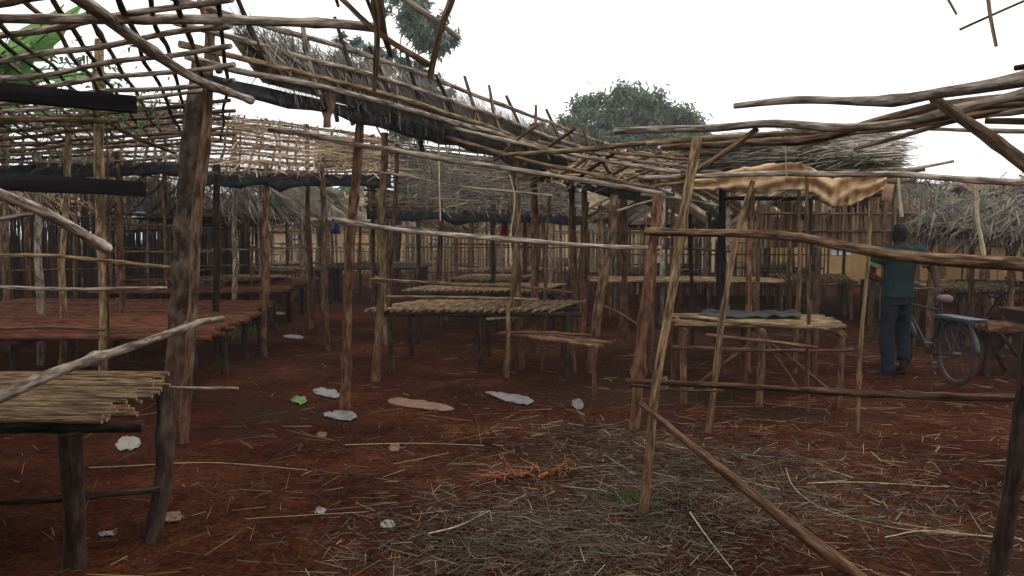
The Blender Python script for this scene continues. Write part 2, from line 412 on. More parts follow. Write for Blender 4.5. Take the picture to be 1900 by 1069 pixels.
# broken poles hanging from the end of the long roof pole
for pts, a, b_, k in (([(690, -40), (698, 60), (693, 168)], 18, 9, 'brown'), ([(702, -40), (712, 50), (728, 102)], 20, 12, 'brown'),
                      ([(585, -45), (632, -5), (700, 58), (795, 120)], 12, 14, 'brown'), ([(690, -45), (742, -5), (850, 72)], 14, 12, 'grey'),
                      ([(850, -40), (836, 5), (818, 52), (799, 137)], 17, 13, 'brown'), ([(670, -30), (690, 25), (702, 60)], 10, 9, 'brown'),
                      ([(620, -20), (630, 12)], 9, 7, 'brown')):
    pp('broken_pole', pts, 4.5, 4.8, a, b_, k, s)
# unseen thatch roof and sheet walls, added to darken the left foreground
sh = thing('added_shade_roof', 'unseen thatched roof added to shade the left foreground', 'stall', (-2.4, -.5, 0))
for x, y in ((-5.2, -3.5), (.9, -3.5), (-5.2, 1.6), (.9, -1.0)):
    pole('post', [(x, y, -.1), (x + .05, y, 1.4), (x, y + .05, 2.85)], .05, .045, 'brown', sh)
for y in (-3.5, -.5, 2.4): pole('rail', [(-5.6, y, 2.8), (-2, y, 2.86), (1.2, y, 2.82)], .035, .03, 'brown', sh)
for (a_, b_) in (((-5.1, -3.6), (-5.1, 2.7)), ((-5.1, -3.65), (.9, -3.65))):
    grid = [[Vector((a_[0] + (b_[0] - a_[0]) * i / 16 + .05 * noise.noise(Vector((i * .6, j * .5, 2))), a_[1] + (b_[1] - a_[1]) * i / 16 + .05 * noise.noise(Vector((i * .5, j * .4, 7))), .15 + 2.65 * j / 8)) for i in range(17)] for j in range(9)]
    sheet('added_shade_wall', grid, 'tarp', sh)  # out-of-view sheets added to block light from the left and behind
thatch(sh, [(-5.6, 2.9, 2.86), (1.2, 2.0, 2.86), (1.2, -3.8, 3.0), (-5.6, -3.8, 3.0)], 2600, length=.8, wd=.03)

# ------------------------------------------------------------------ lattice roof on the left (poles lashed in a grid, no thatch left)
def in_lattice(o, U_, V_, h0, slope, u, v):
    p = o + U_ * u + V_ * v; return Vector((p.x, p.y, h0 - slope * u))
lat = thing('market_stall', 'stall with an open lattice roof of crossed poles under banana leaves', 'stall', (-3.2, 7.0, 0))
th = R(20); Ud = Vector((math.sin(th), math.cos(th), 0)); Vd = Vector((math.cos(th), -math.sin(th), 0))
O = Vector((-3.25, 5.1, 0)); Pd = Vector((.9, -.43, 0)); Rd = Vector((-.33, .944, 0))
def lt(a, b, dz=0):
    p = O + Pd * a + Rd * b; return Vector((p.x, p.y, 2.8 - .015 * b + dz))
for i in range(14):
    b = -1.15 + i * .5 + random.uniform(-.07, .07); a0 = -.43 * b - .9; e = random.uniform(-.07, .07)
    pole('purlin', [lt(a0, b), lt((a0 + 1.85) / 2, b + e, random.uniform(-.02, .02)), lt(1.85 + random.uniform(-.1, .2), b + random.uniform(-.06, .06))], .022, .017, random.choice(('grey', 'grey', 'brown')), lat, 7, .03)
for i in range(24):
    a = -3.3 + i * .225 + random.uniform(-.05, .05)
    pole('rafter', [lt(a, max(-1.3, -(a + .9) / .43 if a < -.9 else -1.3) + random.uniform(-.1, .1), .035), lt(a + random.uniform(-.05, .05), 2.2, .035), lt(a + random.uniform(-.06, .06), 5.6 + random.uniform(-.2, .2), .035)], .0155, .0125, random.choice(('brown', 'dark', 'brown')), lat, 6, .045)
post([(190, 745), (190, 460), (186, 250), (184, 72)], 24, 24, 'yellow', lat)
post([(112, 690), (118, 480), (128, 225)], 17, 16, 'yellow', lat)
pp('beam', [(-60, 222), (60, 223), (216, 228)], 6.6, 6.9, 13, 11, 'yellow', lat)
pp('brace', [(196, 225), (250, 255), (325, 285)], 6.9, 7.3, 9, 8, 'brown', lat)
for pts, wd, k in (([(-50, 476), (90, 477), (190, 483), (312, 494)], 8, 'yellow'), ([(-50, 531), (90, 536), (190, 537), (312, 534)], 8, 'grey'),
                   ([(-40, 612), (90, 609), (196, 613)], 6, 'redstick')):
    pp('rail', pts, 6.7, 7.2, wd, wd, k, lat)
# two black weathered planks under the lattice
for pts, hgt, d0 in (([(-60, 148), (248, 178)], .12, 5.6), ([(-60, 318), (266, 338)], .125, 6.2)):
    a, b_ = P(*pts[0], d0), P(*pts[1], d0 + .5)
    V, Fc = [], []
    for q in (a, a.lerp(b_, .35), a.lerp(b_, .7), b_):
        for dy, dz in ((0, 0), (.05, 0), (.05, -hgt), (0, -hgt)): V.append(q + Vector((0, dy, dz + random.uniform(-.008, .008))))
    for i in range(3):
        for k in range(4): Fc.append((i * 4 + k, i * 4 + (k + 1) % 4, (i + 1) * 4 + (k + 1) % 4, (i + 1) * 4 + k))
    Fc += [(3, 2, 1, 0), (12, 13, 14, 15)]
    meshobj('plank', V, Fc, 'plank', lat, [(v.z, v.x) for v in V], origin=a, smooth=False)

# creeper over the lattice
V, Fc = [], []
for cx_, cy_, d_, n_, sp in ((140, 115, 7.4, 90, .35), (190, 140, 7.6, 120, .3), (215, 205, 6.8, 80, .2), (40, 215, 7.5, 60, .25), (165, 185, 7.0, 50, .3)):
    c0 = P(cx_, cy_, d_)
    for _ in range(n_):
        q = c0 + Vector((random.gauss(0, sp), random.gauss(0, sp), random.gauss(0, sp * .35)))
        d = Vector((random.gauss(0, 1), random.gauss(0, 1), random.gauss(-.4, .6))).normalized()
        strand(V, Fc, q, d, random.uniform(.035, .07), random.uniform(.02, .04), Vector((random.gauss(0, .4), random.gauss(0, .4), 1)).normalized(), .02)
vn = thing('creeper', 'green creeper leaves climbing the open lattice roof', 'vine', G(190, 745))
meshobj('leaves', V, Fc, 'vine', vn, origin=P(140, 115, 7.4), smooth=False, kind='stuff')
pole('stem', [G(200, 745), P(200, 450, 7.05), P(198, 250, 7.1), P(190, 140, 7.5), P(120, 115, 7.4)], .012, .006, 'brown', vn, 6)

# banana plant behind the lattice, upper left
def banana_leaf(base, d, length, wd, sag, parent):
    V, Fc = [], []; n_ = 14; sdn = random.random() * 40
    d = d.normalized(); side = d.cross(Vector((0, 0, 1))).normalized()
    for i in range(n_ + 1):
        t = i / n_
        c = base + d * length * t + Vector((0, 0, -sag * t * t * length))
        ww = wd * math.sin(math.pi * min(1, .06 + t * .94) ** .8) * .5 + .01
        for k in (-1, -.5, 0, .5, 1):
            tear = .75 + .35 * noise.noise(Vector((t * 9, k * 2, sdn)))
            V.append(c + side * k * ww * (tear if abs(k) == 1 else 1) + Vector((0, 0, .16 * abs(k) * ww * (1 if t < .5 else -.6) + .03 * noise.noise(Vector((t * 14, k, sdn))))))
    for i in range(n_):
        for k in range(4): Fc.append((i * 5 + k, i * 5 + k + 1, i * 5 + 6 + k, i * 5 + 5 + k))
    lf = meshobj('leaf', V, Fc, 'banana', parent, origin=base)
    V2, F2, U2 = tube([base, base + d * length * .5 + Vector((0, 0, -sag * .25 * length + .004)), base + d * length * .97 + Vector((0, 0, -sag * .94 * length))], .018, .004, 5, 6)
    meshobj('midrib', V2, F2, 'stalk', lf, origin=base)
def banana(loc, h, leaves, label):
    t = thing('banana_plant', label, 'banana plant', loc, 'banana plants behind the stalls')
    b0 = Vector(loc)
    pole('stem', [b0 + Vector((0, 0, -.1)), b0 + Vector((.05, 0, h * .5)), b0 + Vector((0, .05, h))], .13, .08, 'stalk', t, 10)
    for az, el, ln_, wd, sg in leaves:
        banana_leaf(b0 + Vector((0, .03, h - .05)), Vector((math.cos(az) * math.cos(el), math.sin(az) * math.cos(el), math.sin(el))), ln_, wd, sg, t)
banana((-6.0, 8.9, 0), 3.0, [(R(-17), R(37), 2.1, .7, .1), (R(-23), R(24), 1.35, .6, .12), (R(-12), R(47), 1.9, .65, .15), (R(-5), R(50), 2.3, .62, .3), (R(-35), R(42), 2.1, .62, .4), (R(10), R(34), 2.2, .6, .35), (R(-100), R(25), 1.6, .5, .6),
                             (R(200), R(40), 1.5, .5, .5), (R(5), R(16), 1.9, .55, .25), (R(-20), R(8), 1.7, .55, .25), (R(60), R(50), 1.9, .55, .4)], 'banana plant with broad green leaves above the lattice roof')
banana((-5.0, 21, 0), 1.9, [(R(-10), R(40), 1.6, .5, .5), (R(-70), R(30), 1.5, .5, .6), (R(50), R(45), 1.6, .5, .5), (R(170), R(35), 1.6, .5, .5), (R(220), R(50), 1.4, .5, .4)],
       'small bright green banana plant glimpsed through the middle stall posts')

# ------------------------------------------------------------------ stick table in the left foreground
t1 = thing('market_table', 'near table of pale yellow sticks on thick dark log legs, left foreground', 'table', G(135, 1050))
for i in range(36):
    f = i / 35; y = 3.8 + 1.28 * f
    xr = -1.86 - .3 * f + random.uniform(-.14, .05); z = .715 + random.uniform(-.006, .012)
    pole('slat', [(xr - 1.9, y + random.uniform(-.02, .02), z), (xr - .9, y + random.uniform(-.012, .012), z + .012), (xr, y + random.uniform(-.02, .02), z + random.uniform(-.004, .012))],
         .0115, .0145, 'reed', t1, 7, .01, .1)
for y in (3.92, 4.9): pole('crossbeam', [(-4.0, y, .655), (-2.8, y, .66), (-1.82 - .3 * (y - 3.9), y + .02, .66)], .034, .03, 'dark', t1)
pole('crossbeam', [(-2.6, 4.96, .66), (-2.0, 4.98, .655), (-1.72, 5.0, .65)], .014, .012, 'grey', t1)
g = G(137, 1052); pole('leg', [(g.x, g.y, -.1), (g.x + .01, g.y, .3), (g.x - .01, g.y + .02, .65)], .05, .052, 'dark', t1, 10, lump=.06)
g = G(266, 1014); pole('leg', [(g.x, g.y, -.1), (g.x + .0, g.y + .25, .25), P(308, 727, 4.82)], .045, .052, 'dark', t1, 10, lump=.06)
for x, y in ((-3.75, 3.92), (-3.7, 4.9)): pole('leg', [(x, y, -.1), (x, y, .65)], .05, .05, 'dark', t1, 9)
pole('stretcher', [(-3.8, 3.98, .25), (-2.6, 4.0, .26), (-1.88, 4.22, .25)], .02, .018, 'dark', t1)

# ------------------------------------------------------------------ nearest stall on the right: bare poles
s1 = thing('market_stall', 'nearest bare pole frame at right with bundled roof poles and a slanting brace', 'stall', G(1190, 955))
post([(1190, 955), (1205, 820), (1222, 690), (1250, 540), (1268, 400), (1290, 255)], 25, 24, 'yellow', s1, .1)
post([(1838, 1112), (1868, 930), (1902, 720), (1940, 470), (1975, 160)], 46, 40, 'dark', s1, .1, 10)
post([(1173, 795), (1185, 680), (1197, 560), (1217, 365)], 30, 26, 'redstick', s1)
post([(1310, 803), (1325, 690), (1345, 560), (1366, 440), (1402, 335)], 17, 14, 'yellow', s1)
post([(1590, 806), (1598, 640), (1604, 520), (1615, 372)], 11, 10, 'yellow', s1)
pp('rail', [(1198, 427), (1300, 431), (1380, 433), (1480, 439), (1560, 452), (1700, 474), (1905, 490), (2050, 500)], 4.55, 3.75, 14, 34, 'brown', s1, 10)
pp('rail', [(1160, 707), (1260, 714), (1380, 719), (1600, 731), (1892, 737)], 4.7, 3.7, 11, 17, 'brown', s1)
pp('rail', [(1170, 715), (1280, 722), (1345, 722)], 4.7, 4.5, 6, 5, 'yellow', s1)
a = P(1190, 750, 4.55); b_ = G(1620, 1090, .02)
pole('brace', [a, a.lerp(b_, .5) + Vector((0, 0, -.015)), b_], .018, .034, 'brown', s1)
pp('rail', [(1185, 331), (1290, 326), (1410, 322), (1550, 325), (1670, 325), (1780, 333), (1920, 340), (2000, 338)], 6.6, 5.6, 9, 16, 'grey', s1)
for pts, d0, d1, a, b_, k in (
        ([(1362, 199), (1420, 192), (1490, 187), (1600, 191), (1670, 189), (1740, 177), (1830, 163), (1960, 135)], 4.7, 3.7, 12, 36, 'grey'),
        ([(1138, 245), (1300, 240), (1430, 227), (1560, 232), (1690, 222), (1800, 196), (1960, 160)], 5.4, 4.0, 15, 22, 'grey'),
        ([(935, 287), (1100, 274), (1250, 262), (1420, 250), (1560, 238), (1700, 212), (1960, 185)], 6.4, 4.2, 9, 16, 'yellow'),
        ([(1230, 275), (1380, 268), (1500, 260), (1600, 232), (1720, 200), (1850, 182), (1960, 172)], 5.5, 4.1, 13, 22, 'brown'),
        ([(1480, 276), (1560, 250), (1650, 240), (1760, 222), (1960, 185)], 5.4, 4.3, 9, 17, 'brown'),
        ([(1585, 277), (1680, 250), (1760, 225), (1860, 208), (1960, 200)], 5.2, 4.3, 9, 16, 'grey'),
        ([(1640, 235), (1750, 238), (1960, 246)], 5.0, 4.6, 7, 12, 'grey'),
        ([(1830, 223), (1960, 222)], 4.6, 4.4, 14, 16, 'yellow'),
        ([(1200, 268), (1330, 258), (1450, 249)], 5.6, 5.2, 10, 9, 'yellow'),
        ([(1130, 282), (1220, 292), (1300, 300)], 6.2, 6.0, 7, 6, 'brown')):
    pp('roof_pole', pts, d0, d1, a, b_, k, s1, 9, .006, .12)
pp('roof_pole', [(1733, 184), (1782, 215), (1840, 252), (1960, 345)], 4.3, 3.6, 22, 34, 'brown', s1, 9)
pp('brace', [(1255, 332), (1300, 312), (1350, 280), (1405, 240)], 5.0, 4.9, 10, 13, 'brown', s1)
pp('roof_pole', [(1884, 126), (1960, 112)], 4.2, 4.0, 12, 14, 'dark', s1)
for pts, wd in (([(1745, -15), (1770, 30)], 6), ([(1830, -25), (1836, 30), (1846, 84)], 10), ([(1777, 58), (1830, 34), (1960, -24)], 6)):
    pp('twig', pts, 4.1, 4.0, wd, wd * .8, 'brown', s1, 6)
st = meshobj('hanging_strip', *tube([P(1667, 322, 6.2), P(1669, 360, 6.2), P(1673, 402, 6.22)], .008, .016, 6)[:2], 'fibrestrip', s1, origin=P(1667, 322, 6.2))
meshobj('hanging_strip', *tube([P(1812, 338, 5.9), P(1813, 400, 5.9), P(1820, 440, 5.92), P(1826, 478, 5.95)], .014, .016, 6)[:2], 'fibrestrip', s1, origin=P(1812, 338, 5.9))
meshobj('hanging_strip', *tube([P(1458, 222, 5.1), P(1457, 262, 5.1), P(1459, 330, 5.12)], .004, .004, 5)[:2], 'fibrestrip', s1, origin=P(1458, 222, 5.1))

# ------------------------------------------------------------------ middle frame with two long sagging rails
s2 = thing('market_stall', 'middle stall frame with red-brown posts and two long sagging rails', 'stall', G(640, 757))
post([(640, 757), (645, 600), (650, 470), (662, 300), (673, 183)], 26, 22, 'redstick', s2, .05)
post([(697, 705), (703, 600), (706, 480), (711, 245)], 23, 18, 'yellow', s2)
post([(716, 690), (722, 590), (727, 460), (737, 268)], 15, 12, 'redstick', s2)
post([(1090, 692), (1106, 590), (1130, 470), (1143, 362)], 26, 22, 'brown', s2)
post([(1064, 655), (1074, 560), (1081, 460), (1088, 372)], 15, 13, 'yellow', s2)
post([(932, 690), (944, 590), (956, 470), (962, 352)], 11, 9, 'yellow', s2)
post([(1006, 668), (1010, 560), (1015, 440), (1020, 360)], 9, 8, 'brown', s2)
pp('rail', [(622, 409), (700, 420), (830, 437), (1000, 450), (1225, 462)], 7.4, 6.6, 11, 9, 'grey', s2)
pp('rail', [(735, 420), (860, 434), (1010, 447)], 8.8, 8.6, 5, 5, 'grey', s2, 6)
pp('rail', [(498, 240), (580, 252), (660, 268), (830, 297), (1000, 322), (1120, 342), (1228, 360)], 7.5, 6.8, 11, 10, 'grey', s2)
pp('rail', [(690, 318), (760, 330), (830, 343), (930, 352), (1025, 362)], 8.6, 9.2, 4, 5, 'grey', s2, 6)
pp('rail', [(690, 518), (800, 524), (880, 529), (990, 535), (1064, 543)], 8.6, 10.5, 8, 6, 'yellow', s2)
pp('rail', [(716, 550), (850, 551), (1000, 556)], 9.3, 9.6, 6, 6, 'yellow', s2, 6)
pp('rail', [(1190, 358), (1260, 366), (1330, 380)], 7, 7.4, 7, 6, 'grey', s2)
pp('brace', [(1146, 392), (1185, 380), (1215, 372)], 7.4, 7.0, 6, 6, 'grey', s2, 6)
meshobj('hanging_strip', *tube([P(813, 262, 8.4), P(815, 340, 8.4), P(817, 410, 8.42)], .009, .007, 5)[:2], 'fibrestrip', s2, origin=P(813, 262, 8.4))
meshobj('hanging_strip', *tube([P(946, 325, 8.8), P(955, 370, 8.8), P(948, 430, 8.8), P(946, 490, 8.8)], .007, .007, 5)[:2], 'fibrestrip', s2, origin=P(946, 325, 8.8))

# bark-strip lashings where rails meet posts
def lash(px, py, d, r_, parent):
    c = P(px, py, d); ax = Vector((random.uniform(-.5, .5), 0, 1)).normalized(); e1 = ax.cross(Vector((0, 1, 0))).normalized(); e2 = ax.cross(e1)
    pts = [c + (e1 * math.cos(k * .8) + e2 * math.sin(k * .8)) * r_ * random.uniform(.95, 1.1) + ax * (k * .0016 - .03) for k in range(44)]
    pts.append(pts[-1] + Vector((.01, -.01, -random.uniform(.05, .16))))
    V, Fc, U = tube(pts, .0035, .003, 4, 90, lump=0); meshobj('lashing', V, Fc, 'ragbrown', parent, U, origin=c)
for px, py, d, r_ in ((1262, 430, 4.64, .034), (1226, 712, 4.62, .034), (1612, 325, 6.4, .026)): lash(px, py, d, r_, s1)
for px, py, d, r_ in ((652, 412, 7.5, .05), (663, 268, 7.52, .048), (701, 520, 8.75, .048)): lash(px, py, d, r_, s2)
for px, py, d, r_ in ((352, 606, 6.2, .045),): lash(px, py, d, r_, s)

# ------------------------------------------------------------------ long thatched roof running away behind the middle frame
rb = thing('market_stall', 'long stall row with grey thatch, upright rafter ends and a black plastic eave', 'stall', (-1.2, 8.5, 0))
E0, E1 = P(385, 140, 6.0), P(1235, 362, 14.0)
RO0, RO1 = Vector((-.2, .09, .5)), Vector((-.28, .12, .56))
def rbp(t, v):
    e = E0.lerp(E1, t); e.z += .06 * math.sin(t * 5); o = RO0.lerp(RO1, t); return e + o * v
nr = (E1 - E0).cross(RO0).normalized()
if nr.z < 0: nr = -nr
thatch(rb, [rbp(.06, .12), rbp(.93, .05), rbp(.93, .88), rbp(.04, .8)], 9000, length=.42, wd=.012, thick=.16, spread=.5, hang=.03)
for i in range(19):
    t = .0 + i * .053
    top = random.choice((1.0, 1.02, 1.1, 1.22, .95)); k = random.choice(('brown', 'dark', 'brown', 'grey'))
    lift = .12
    pole('rafter', [rbp(t, -.08) + nr * lift, rbp(t + random.uniform(-.008, .008), .5) + nr * (lift + .02), rbp(t + random.uniform(-.012, .012), top) + nr * (lift + random.uniform(0, .1)) + Vector((0, 0, random.uniform(0, .12)))],
         .024, .018, k, rb, 7, .02, .14)
for v, k, r_ in ((.02, 'grey', .026), (.2, 'yellow', .024), (.5, 'grey', .022), (.92, 'grey', .024)):
    pole('purlin', [rbp(-.03, v) + nr * .15, rbp(.25, v + random.uniform(-.04, .04)) + nr * .16, rbp(.55, v + random.uniform(-.05, .05)) + nr * .16, rbp(1.0, v) + nr * .15], r_, r_ * .9, k, rb, 8, .03)
for t_ in (.46, .62, .8):
    q = rbp(t_, .02); pole('post', [(q.x + .1, q.y, -.1), (q.x + .05, q.y, 1.2), (q.x, q.y, q.z + .08)], .05, .042, random.choice(('redstick', 'brown')), rb)
for t_ in (.56, .72, .88):
    q = rbp(t_, .98); pole('post', [(q.x, q.y, -.1), (q.x + .04, q.y, 1.4), (q.x, q.y, q.z)], .05, .042, random.choice(('redstick', 'brown', 'grey')), rb)
# four short stakes standing up from the eave
for px_, y0, y1, d_ in ((588, 200, 102, 7.2), (612, 225, 122, 7.3), (640, 235, 128, 7.6), (770, 280, 172, 8.3), (838, 270, 196, 9.0), (906, 300, 222, 9.6), (545, 150, 68, 7.0)):
    pp('stake', [(px_ + 14, y0), (px_ + 4, (y0 + y1) / 2), (px_, y1)], d_, d_ + .1, 10, 9, random.choice(('dark', 'brown')), rb, 7)
grid = []
for j in range(4):
    row = []
    for i in range(36):
        t = .0 + .98 * i / 35
        q = rbp(t, .05) + Vector((.02, -.02, -.02))
        hh = (.13 + .06 * noise.noise(Vector((i * .35, 3, 0))) + .05 * noise.noise(Vector((i * 1.7, 3, 5)))) * (1.7 if t > .42 else 1)
        row.append(q + Vector((.05 * noise.noise(Vector((i * .5, j * .7, 1))), -.02 + .05 * noise.noise(Vector((i * .6, j, 5))), -hh * j / 3)))
    grid.append(row)
sheet('plastic_eave', grid, 'tarp', rb)
grid = [[rbp(.35 + .63 * i / 20, .05 + .85 * j / 6) + Vector((0, 0, -.1 - .07 * math.sin(j / 6 * 3.1) - .05 * abs(noise.noise(Vector((i * .5, j * .6, 8)))))) for i in range(21)] for j in range(7)]
sheet('plastic_lining', grid, 'tarp', rb)
# brown rag caught on the eave
rg = [[P(594 + 13 * i + 5 * noise.noise(Vector((i, j * .5, 3))) - (j > 2) * (i - 1.0) * 6, 165 + j * 18, 7.0 + .05 * noise.noise(Vector((i * 1.3, j, 0)))) for i in range(3)] for j in range(5)]
tag(sheet('rag', rg, 'ragbrown'), 'torn brown rag caught on the thatched eave', 'rag')

# rafters of the collapsed stall end
ce = thing('market_stall', 'collapsed roof end of crossed bare poles below the mango tree', 'stall', G(1120, 640))
for pts, wd, k in (([(922, 295), (960, 258), (1000, 230)], 8, 'brown'), ([(972, 308), (1020, 272), (1068, 238)], 9, 'brown'), ([(1066, 334), (1105, 306), (1148, 278)], 8, 'dark'),
                   ([(1136, 324), (1180, 300), (1228, 282)], 8, 'brown'), ([(1100, 270), (1118, 300), (1132, 322)], 8, 'dark'), ([(1030, 330), (1080, 300), (1120, 262)], 7, 'brown'),
                   ([(658, 180), (760, 214), (900, 250), (1050, 284), (1140, 300), (1262, 320)], 9, 'grey'), ([(690, 206), (850, 262), (1000, 304), (1120, 330), (1215, 350)], 9, 'brown'),
                   ([(1000, 262), (1080, 280), (1190, 300), (1290, 312)], 7, 'grey'), ([(1180, 318), (1260, 316), (1340, 318)], 8, 'brown'), ([(1150, 340), (1230, 312), (1290, 300)], 7, 'yellow'),
                   ([(1140, 350), (1200, 330), (1270, 300)], 6, 'grey'), ([(1165, 355), (1250, 340), (1330, 336)], 7, 'yellow'), ([(1175, 325), (1200, 345), (1230, 372)], 6, 'brown')):
    pp('roof_pole', pts, 8.6, 8.2, wd, wd * .9, k, ce, 7)
post([(1203, 690), (1212, 540), (1215, 420), (1218, 300)], 13, 12, 'brown', ce)
post([(1330, 640), (1334, 500), (1338, 335)], 14, 12, 'dark', ce)
post([(1285, 645), (1284, 520), (1280, 400)], 11, 10, 'dark', ce)
thatch(ce, [P(960, 335, 10.2), P(1330, 345, 9.6), P(1340, 300, 11.2), P(960, 300, 11.8)], 2000, 'thatch_red', length=.8, wd=.02, along='random', gaps=.1, thick=.15)

# ------------------------------------------------------------------ thatched stall with ochre sackcloth (right)
hr = thing('market_stall', 'thatched stall with reeds laid sideways and ochre sackcloth on its eave', 'stall', G(1500, 680))
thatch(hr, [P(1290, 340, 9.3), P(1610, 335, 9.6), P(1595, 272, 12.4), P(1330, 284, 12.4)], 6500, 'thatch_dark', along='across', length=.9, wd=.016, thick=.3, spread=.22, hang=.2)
thatch(hr, [P(1500, 334, 9.5), P(1622, 330, 9.7), P(1606, 292, 11.4), P(1500, 284, 11.4)], 2200, 'thatch', along='across', length=1.0, wd=.015, thick=.4, spread=.3, hang=.35, body=False)
for pts, d0, d1, wd, k in (([(1285, 345), (1480, 342), (1690, 338)], 9.2, 9.4, 9, 'brown'), ([(1640, 322), (1700, 312), (1770, 299)], 10, 9.6, 8, 'grey'), ([(1600, 330), (1660, 322), (1716, 314)], 9.9, 9.7, 11, 'grey'),
                           ([(1340, 370), (1480, 368), (1640, 362)], 11.8, 11.8, 10, 'dark')):
    pp('roof_pole', pts, d0, d1, wd, wd * .8, k, hr, 7)
for px_, fy, ty, wd, k in ((1390, 690, 335, 16, 'redstick'), (1480, 690, 350, 12, 'brown'), (1655, 668, 335, 12, 'brown'), (1500, 625, 340, 15, 'dark'), (1640, 622, 340, 12, 'brown'), (1340, 632, 345, 14, 'dark')):
    post([(px_ - 4, fy), (px_, (fy + ty) / 2), (px_ + 5, ty)], wd, wd * .85, k, hr)
cols = [(1275, 330, 350), (1310, 325, 352), (1340, 319, 352), (1370, 314, 358), (1400, 308, 360), (1430, 304, 356), (1460, 302, 352), (1485, 304, 350), (1500, 309, 356), (1515, 318, 366), (1530, 328, 378), (1545, 332, 386), (1562, 330, 384), (1580, 328, 379), (1600, 326, 371), (1622, 325, 360), (1645, 325, 346)]
grid = []
NX = 80
for j in range(13):
    row = []
    for i in range(NX + 1):
        k = i / NX * (len(cols) - 1); k0 = min(int(k), len(cols) - 2); t = k - k0
        x, y0, y1 = [cols[k0][m_] * (1 - t) + cols[k0 + 1][m_] * t for m_ in range(3)]
        f = j / 12; e = abs(2 * f - 1)
        y = y0 + (y1 - y0) * f + (2.5 * noise.noise(Vector((i * .22, f * 2, 6))) + 3.5 * noise.noise(Vector((i * .5, j * .1, 9))) * e)
        dep = 9.02 + .06 * math.sin(j * .9 + i * .17 + 2 * noise.noise(Vector((i * .1, 0, 4)))) + .05 * noise.noise(Vector((i * .45, j * .25, 1))) + .035 * math.sin(i * 1.3 + j * .3) * f
        row.append(P(x, y, dep))
    grid.append(row)
tag(sheet('sackcloth', grid, 'cloth', thick=.008), 'ochre sackcloth draped in folds along the thatched eave', 'cloth')
rg = [[P(1640 + 10 * i - j * 2, 342 + j * 11, 9.3 + .04 * noise.noise(Vector((i, j, 0)))) for i in range(3)] for j in range(4)]
tag(sheet('rag', rg, 'ragbrown'), 'small brown rag hanging at the corner of the reed roof', 'rag')

# ------------------------------------------------------------------ two thatched huts far right
def hut(label, ctr, c_front, c_back, posts, seed, planks=None):
    random.seed(seed)
    h = thing('thatched_hut', label, 'hut', ctr)
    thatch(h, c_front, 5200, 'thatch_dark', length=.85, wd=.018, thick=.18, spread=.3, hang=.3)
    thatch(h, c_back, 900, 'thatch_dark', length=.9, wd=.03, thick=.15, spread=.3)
    for (x, y, z) in posts: pole('post', [(x, y, -.1), (x + .02, y, z * .5), (x, y, z)], .04, .035, random.choice(('yellow', 'brown', 'grey')), h, 7)
    a, b_ = Vector(c_front[0]), Vector(c_front[1])
    pole('eave_pole', [a + Vector((0, .15, -.06)), b_ + Vector((0, .15, -.06))], .03, .028, 'brown', h, 7)
    return h
A0, A1, B1, B0 = P(1690, 425, 12.0), P(2060, 452, 10.2), P(2100, 322, 12.6), P(1775, 380, 14.4)
h2 = hut('low thatched hut with shaggy eaves sloping up to the picture edge', G(1800, 600), [A0, A1, B1, B0],
         [B0, B1, B1 + Vector((1, 2.4, -1.3)), B0 + Vector((.6, 2.6, -1.0))], [(A0.x + .3, A0.y, 1.62), (A0.x + 1.2, A0.y - .5, 1.6), (A0.x + 2.2, A0.y - 1.0, 1.6), (A0.x + .5, 14.4, 1.9), (A0.x + 2, 14.0, 2.1), (A0.x + .8, A0.y - .2, 1.6), (A0.x + 1.7, A0.y - .8, 1.6)], 5)
for i in range(26):
    x = A0.x + .1 + i * .155; V, Fc = box(x, x + random.uniform(.11, .14), 14.3 + random.uniform(0, .03), 14.34, .85, 1.72 + random.uniform(-.05, .05))
    meshobj('wall_board', V, Fc, 'mud' if random.random() < .7 else 'mudred', h2, origin=V[0], smooth=False)
A0, A1, B1, B0 = P(1630, 412, 15.5), P(1800, 405, 15.0), P(1752, 366, 17.0), P(1600, 325, 17.4)
hut('dark thatched hut behind the walking person, roof dipping to the right', G(1720, 570), [A0, A1, B1, B0], [B0, B1, B1 + Vector((.6, 2.2, -.8)), B0 + Vector((0, 2.2, -1.2))],
    [(A0.x + .1, A0.y, 1.9), (A0.x + .8, A0.y, 1.9), (A0.x + 1.5, A0.y - .2, 1.9), (A0.x + .2, 17.6, 2.4), (A0.x + 1.3, 17.4, 2.2)], 6)
random.seed(21)

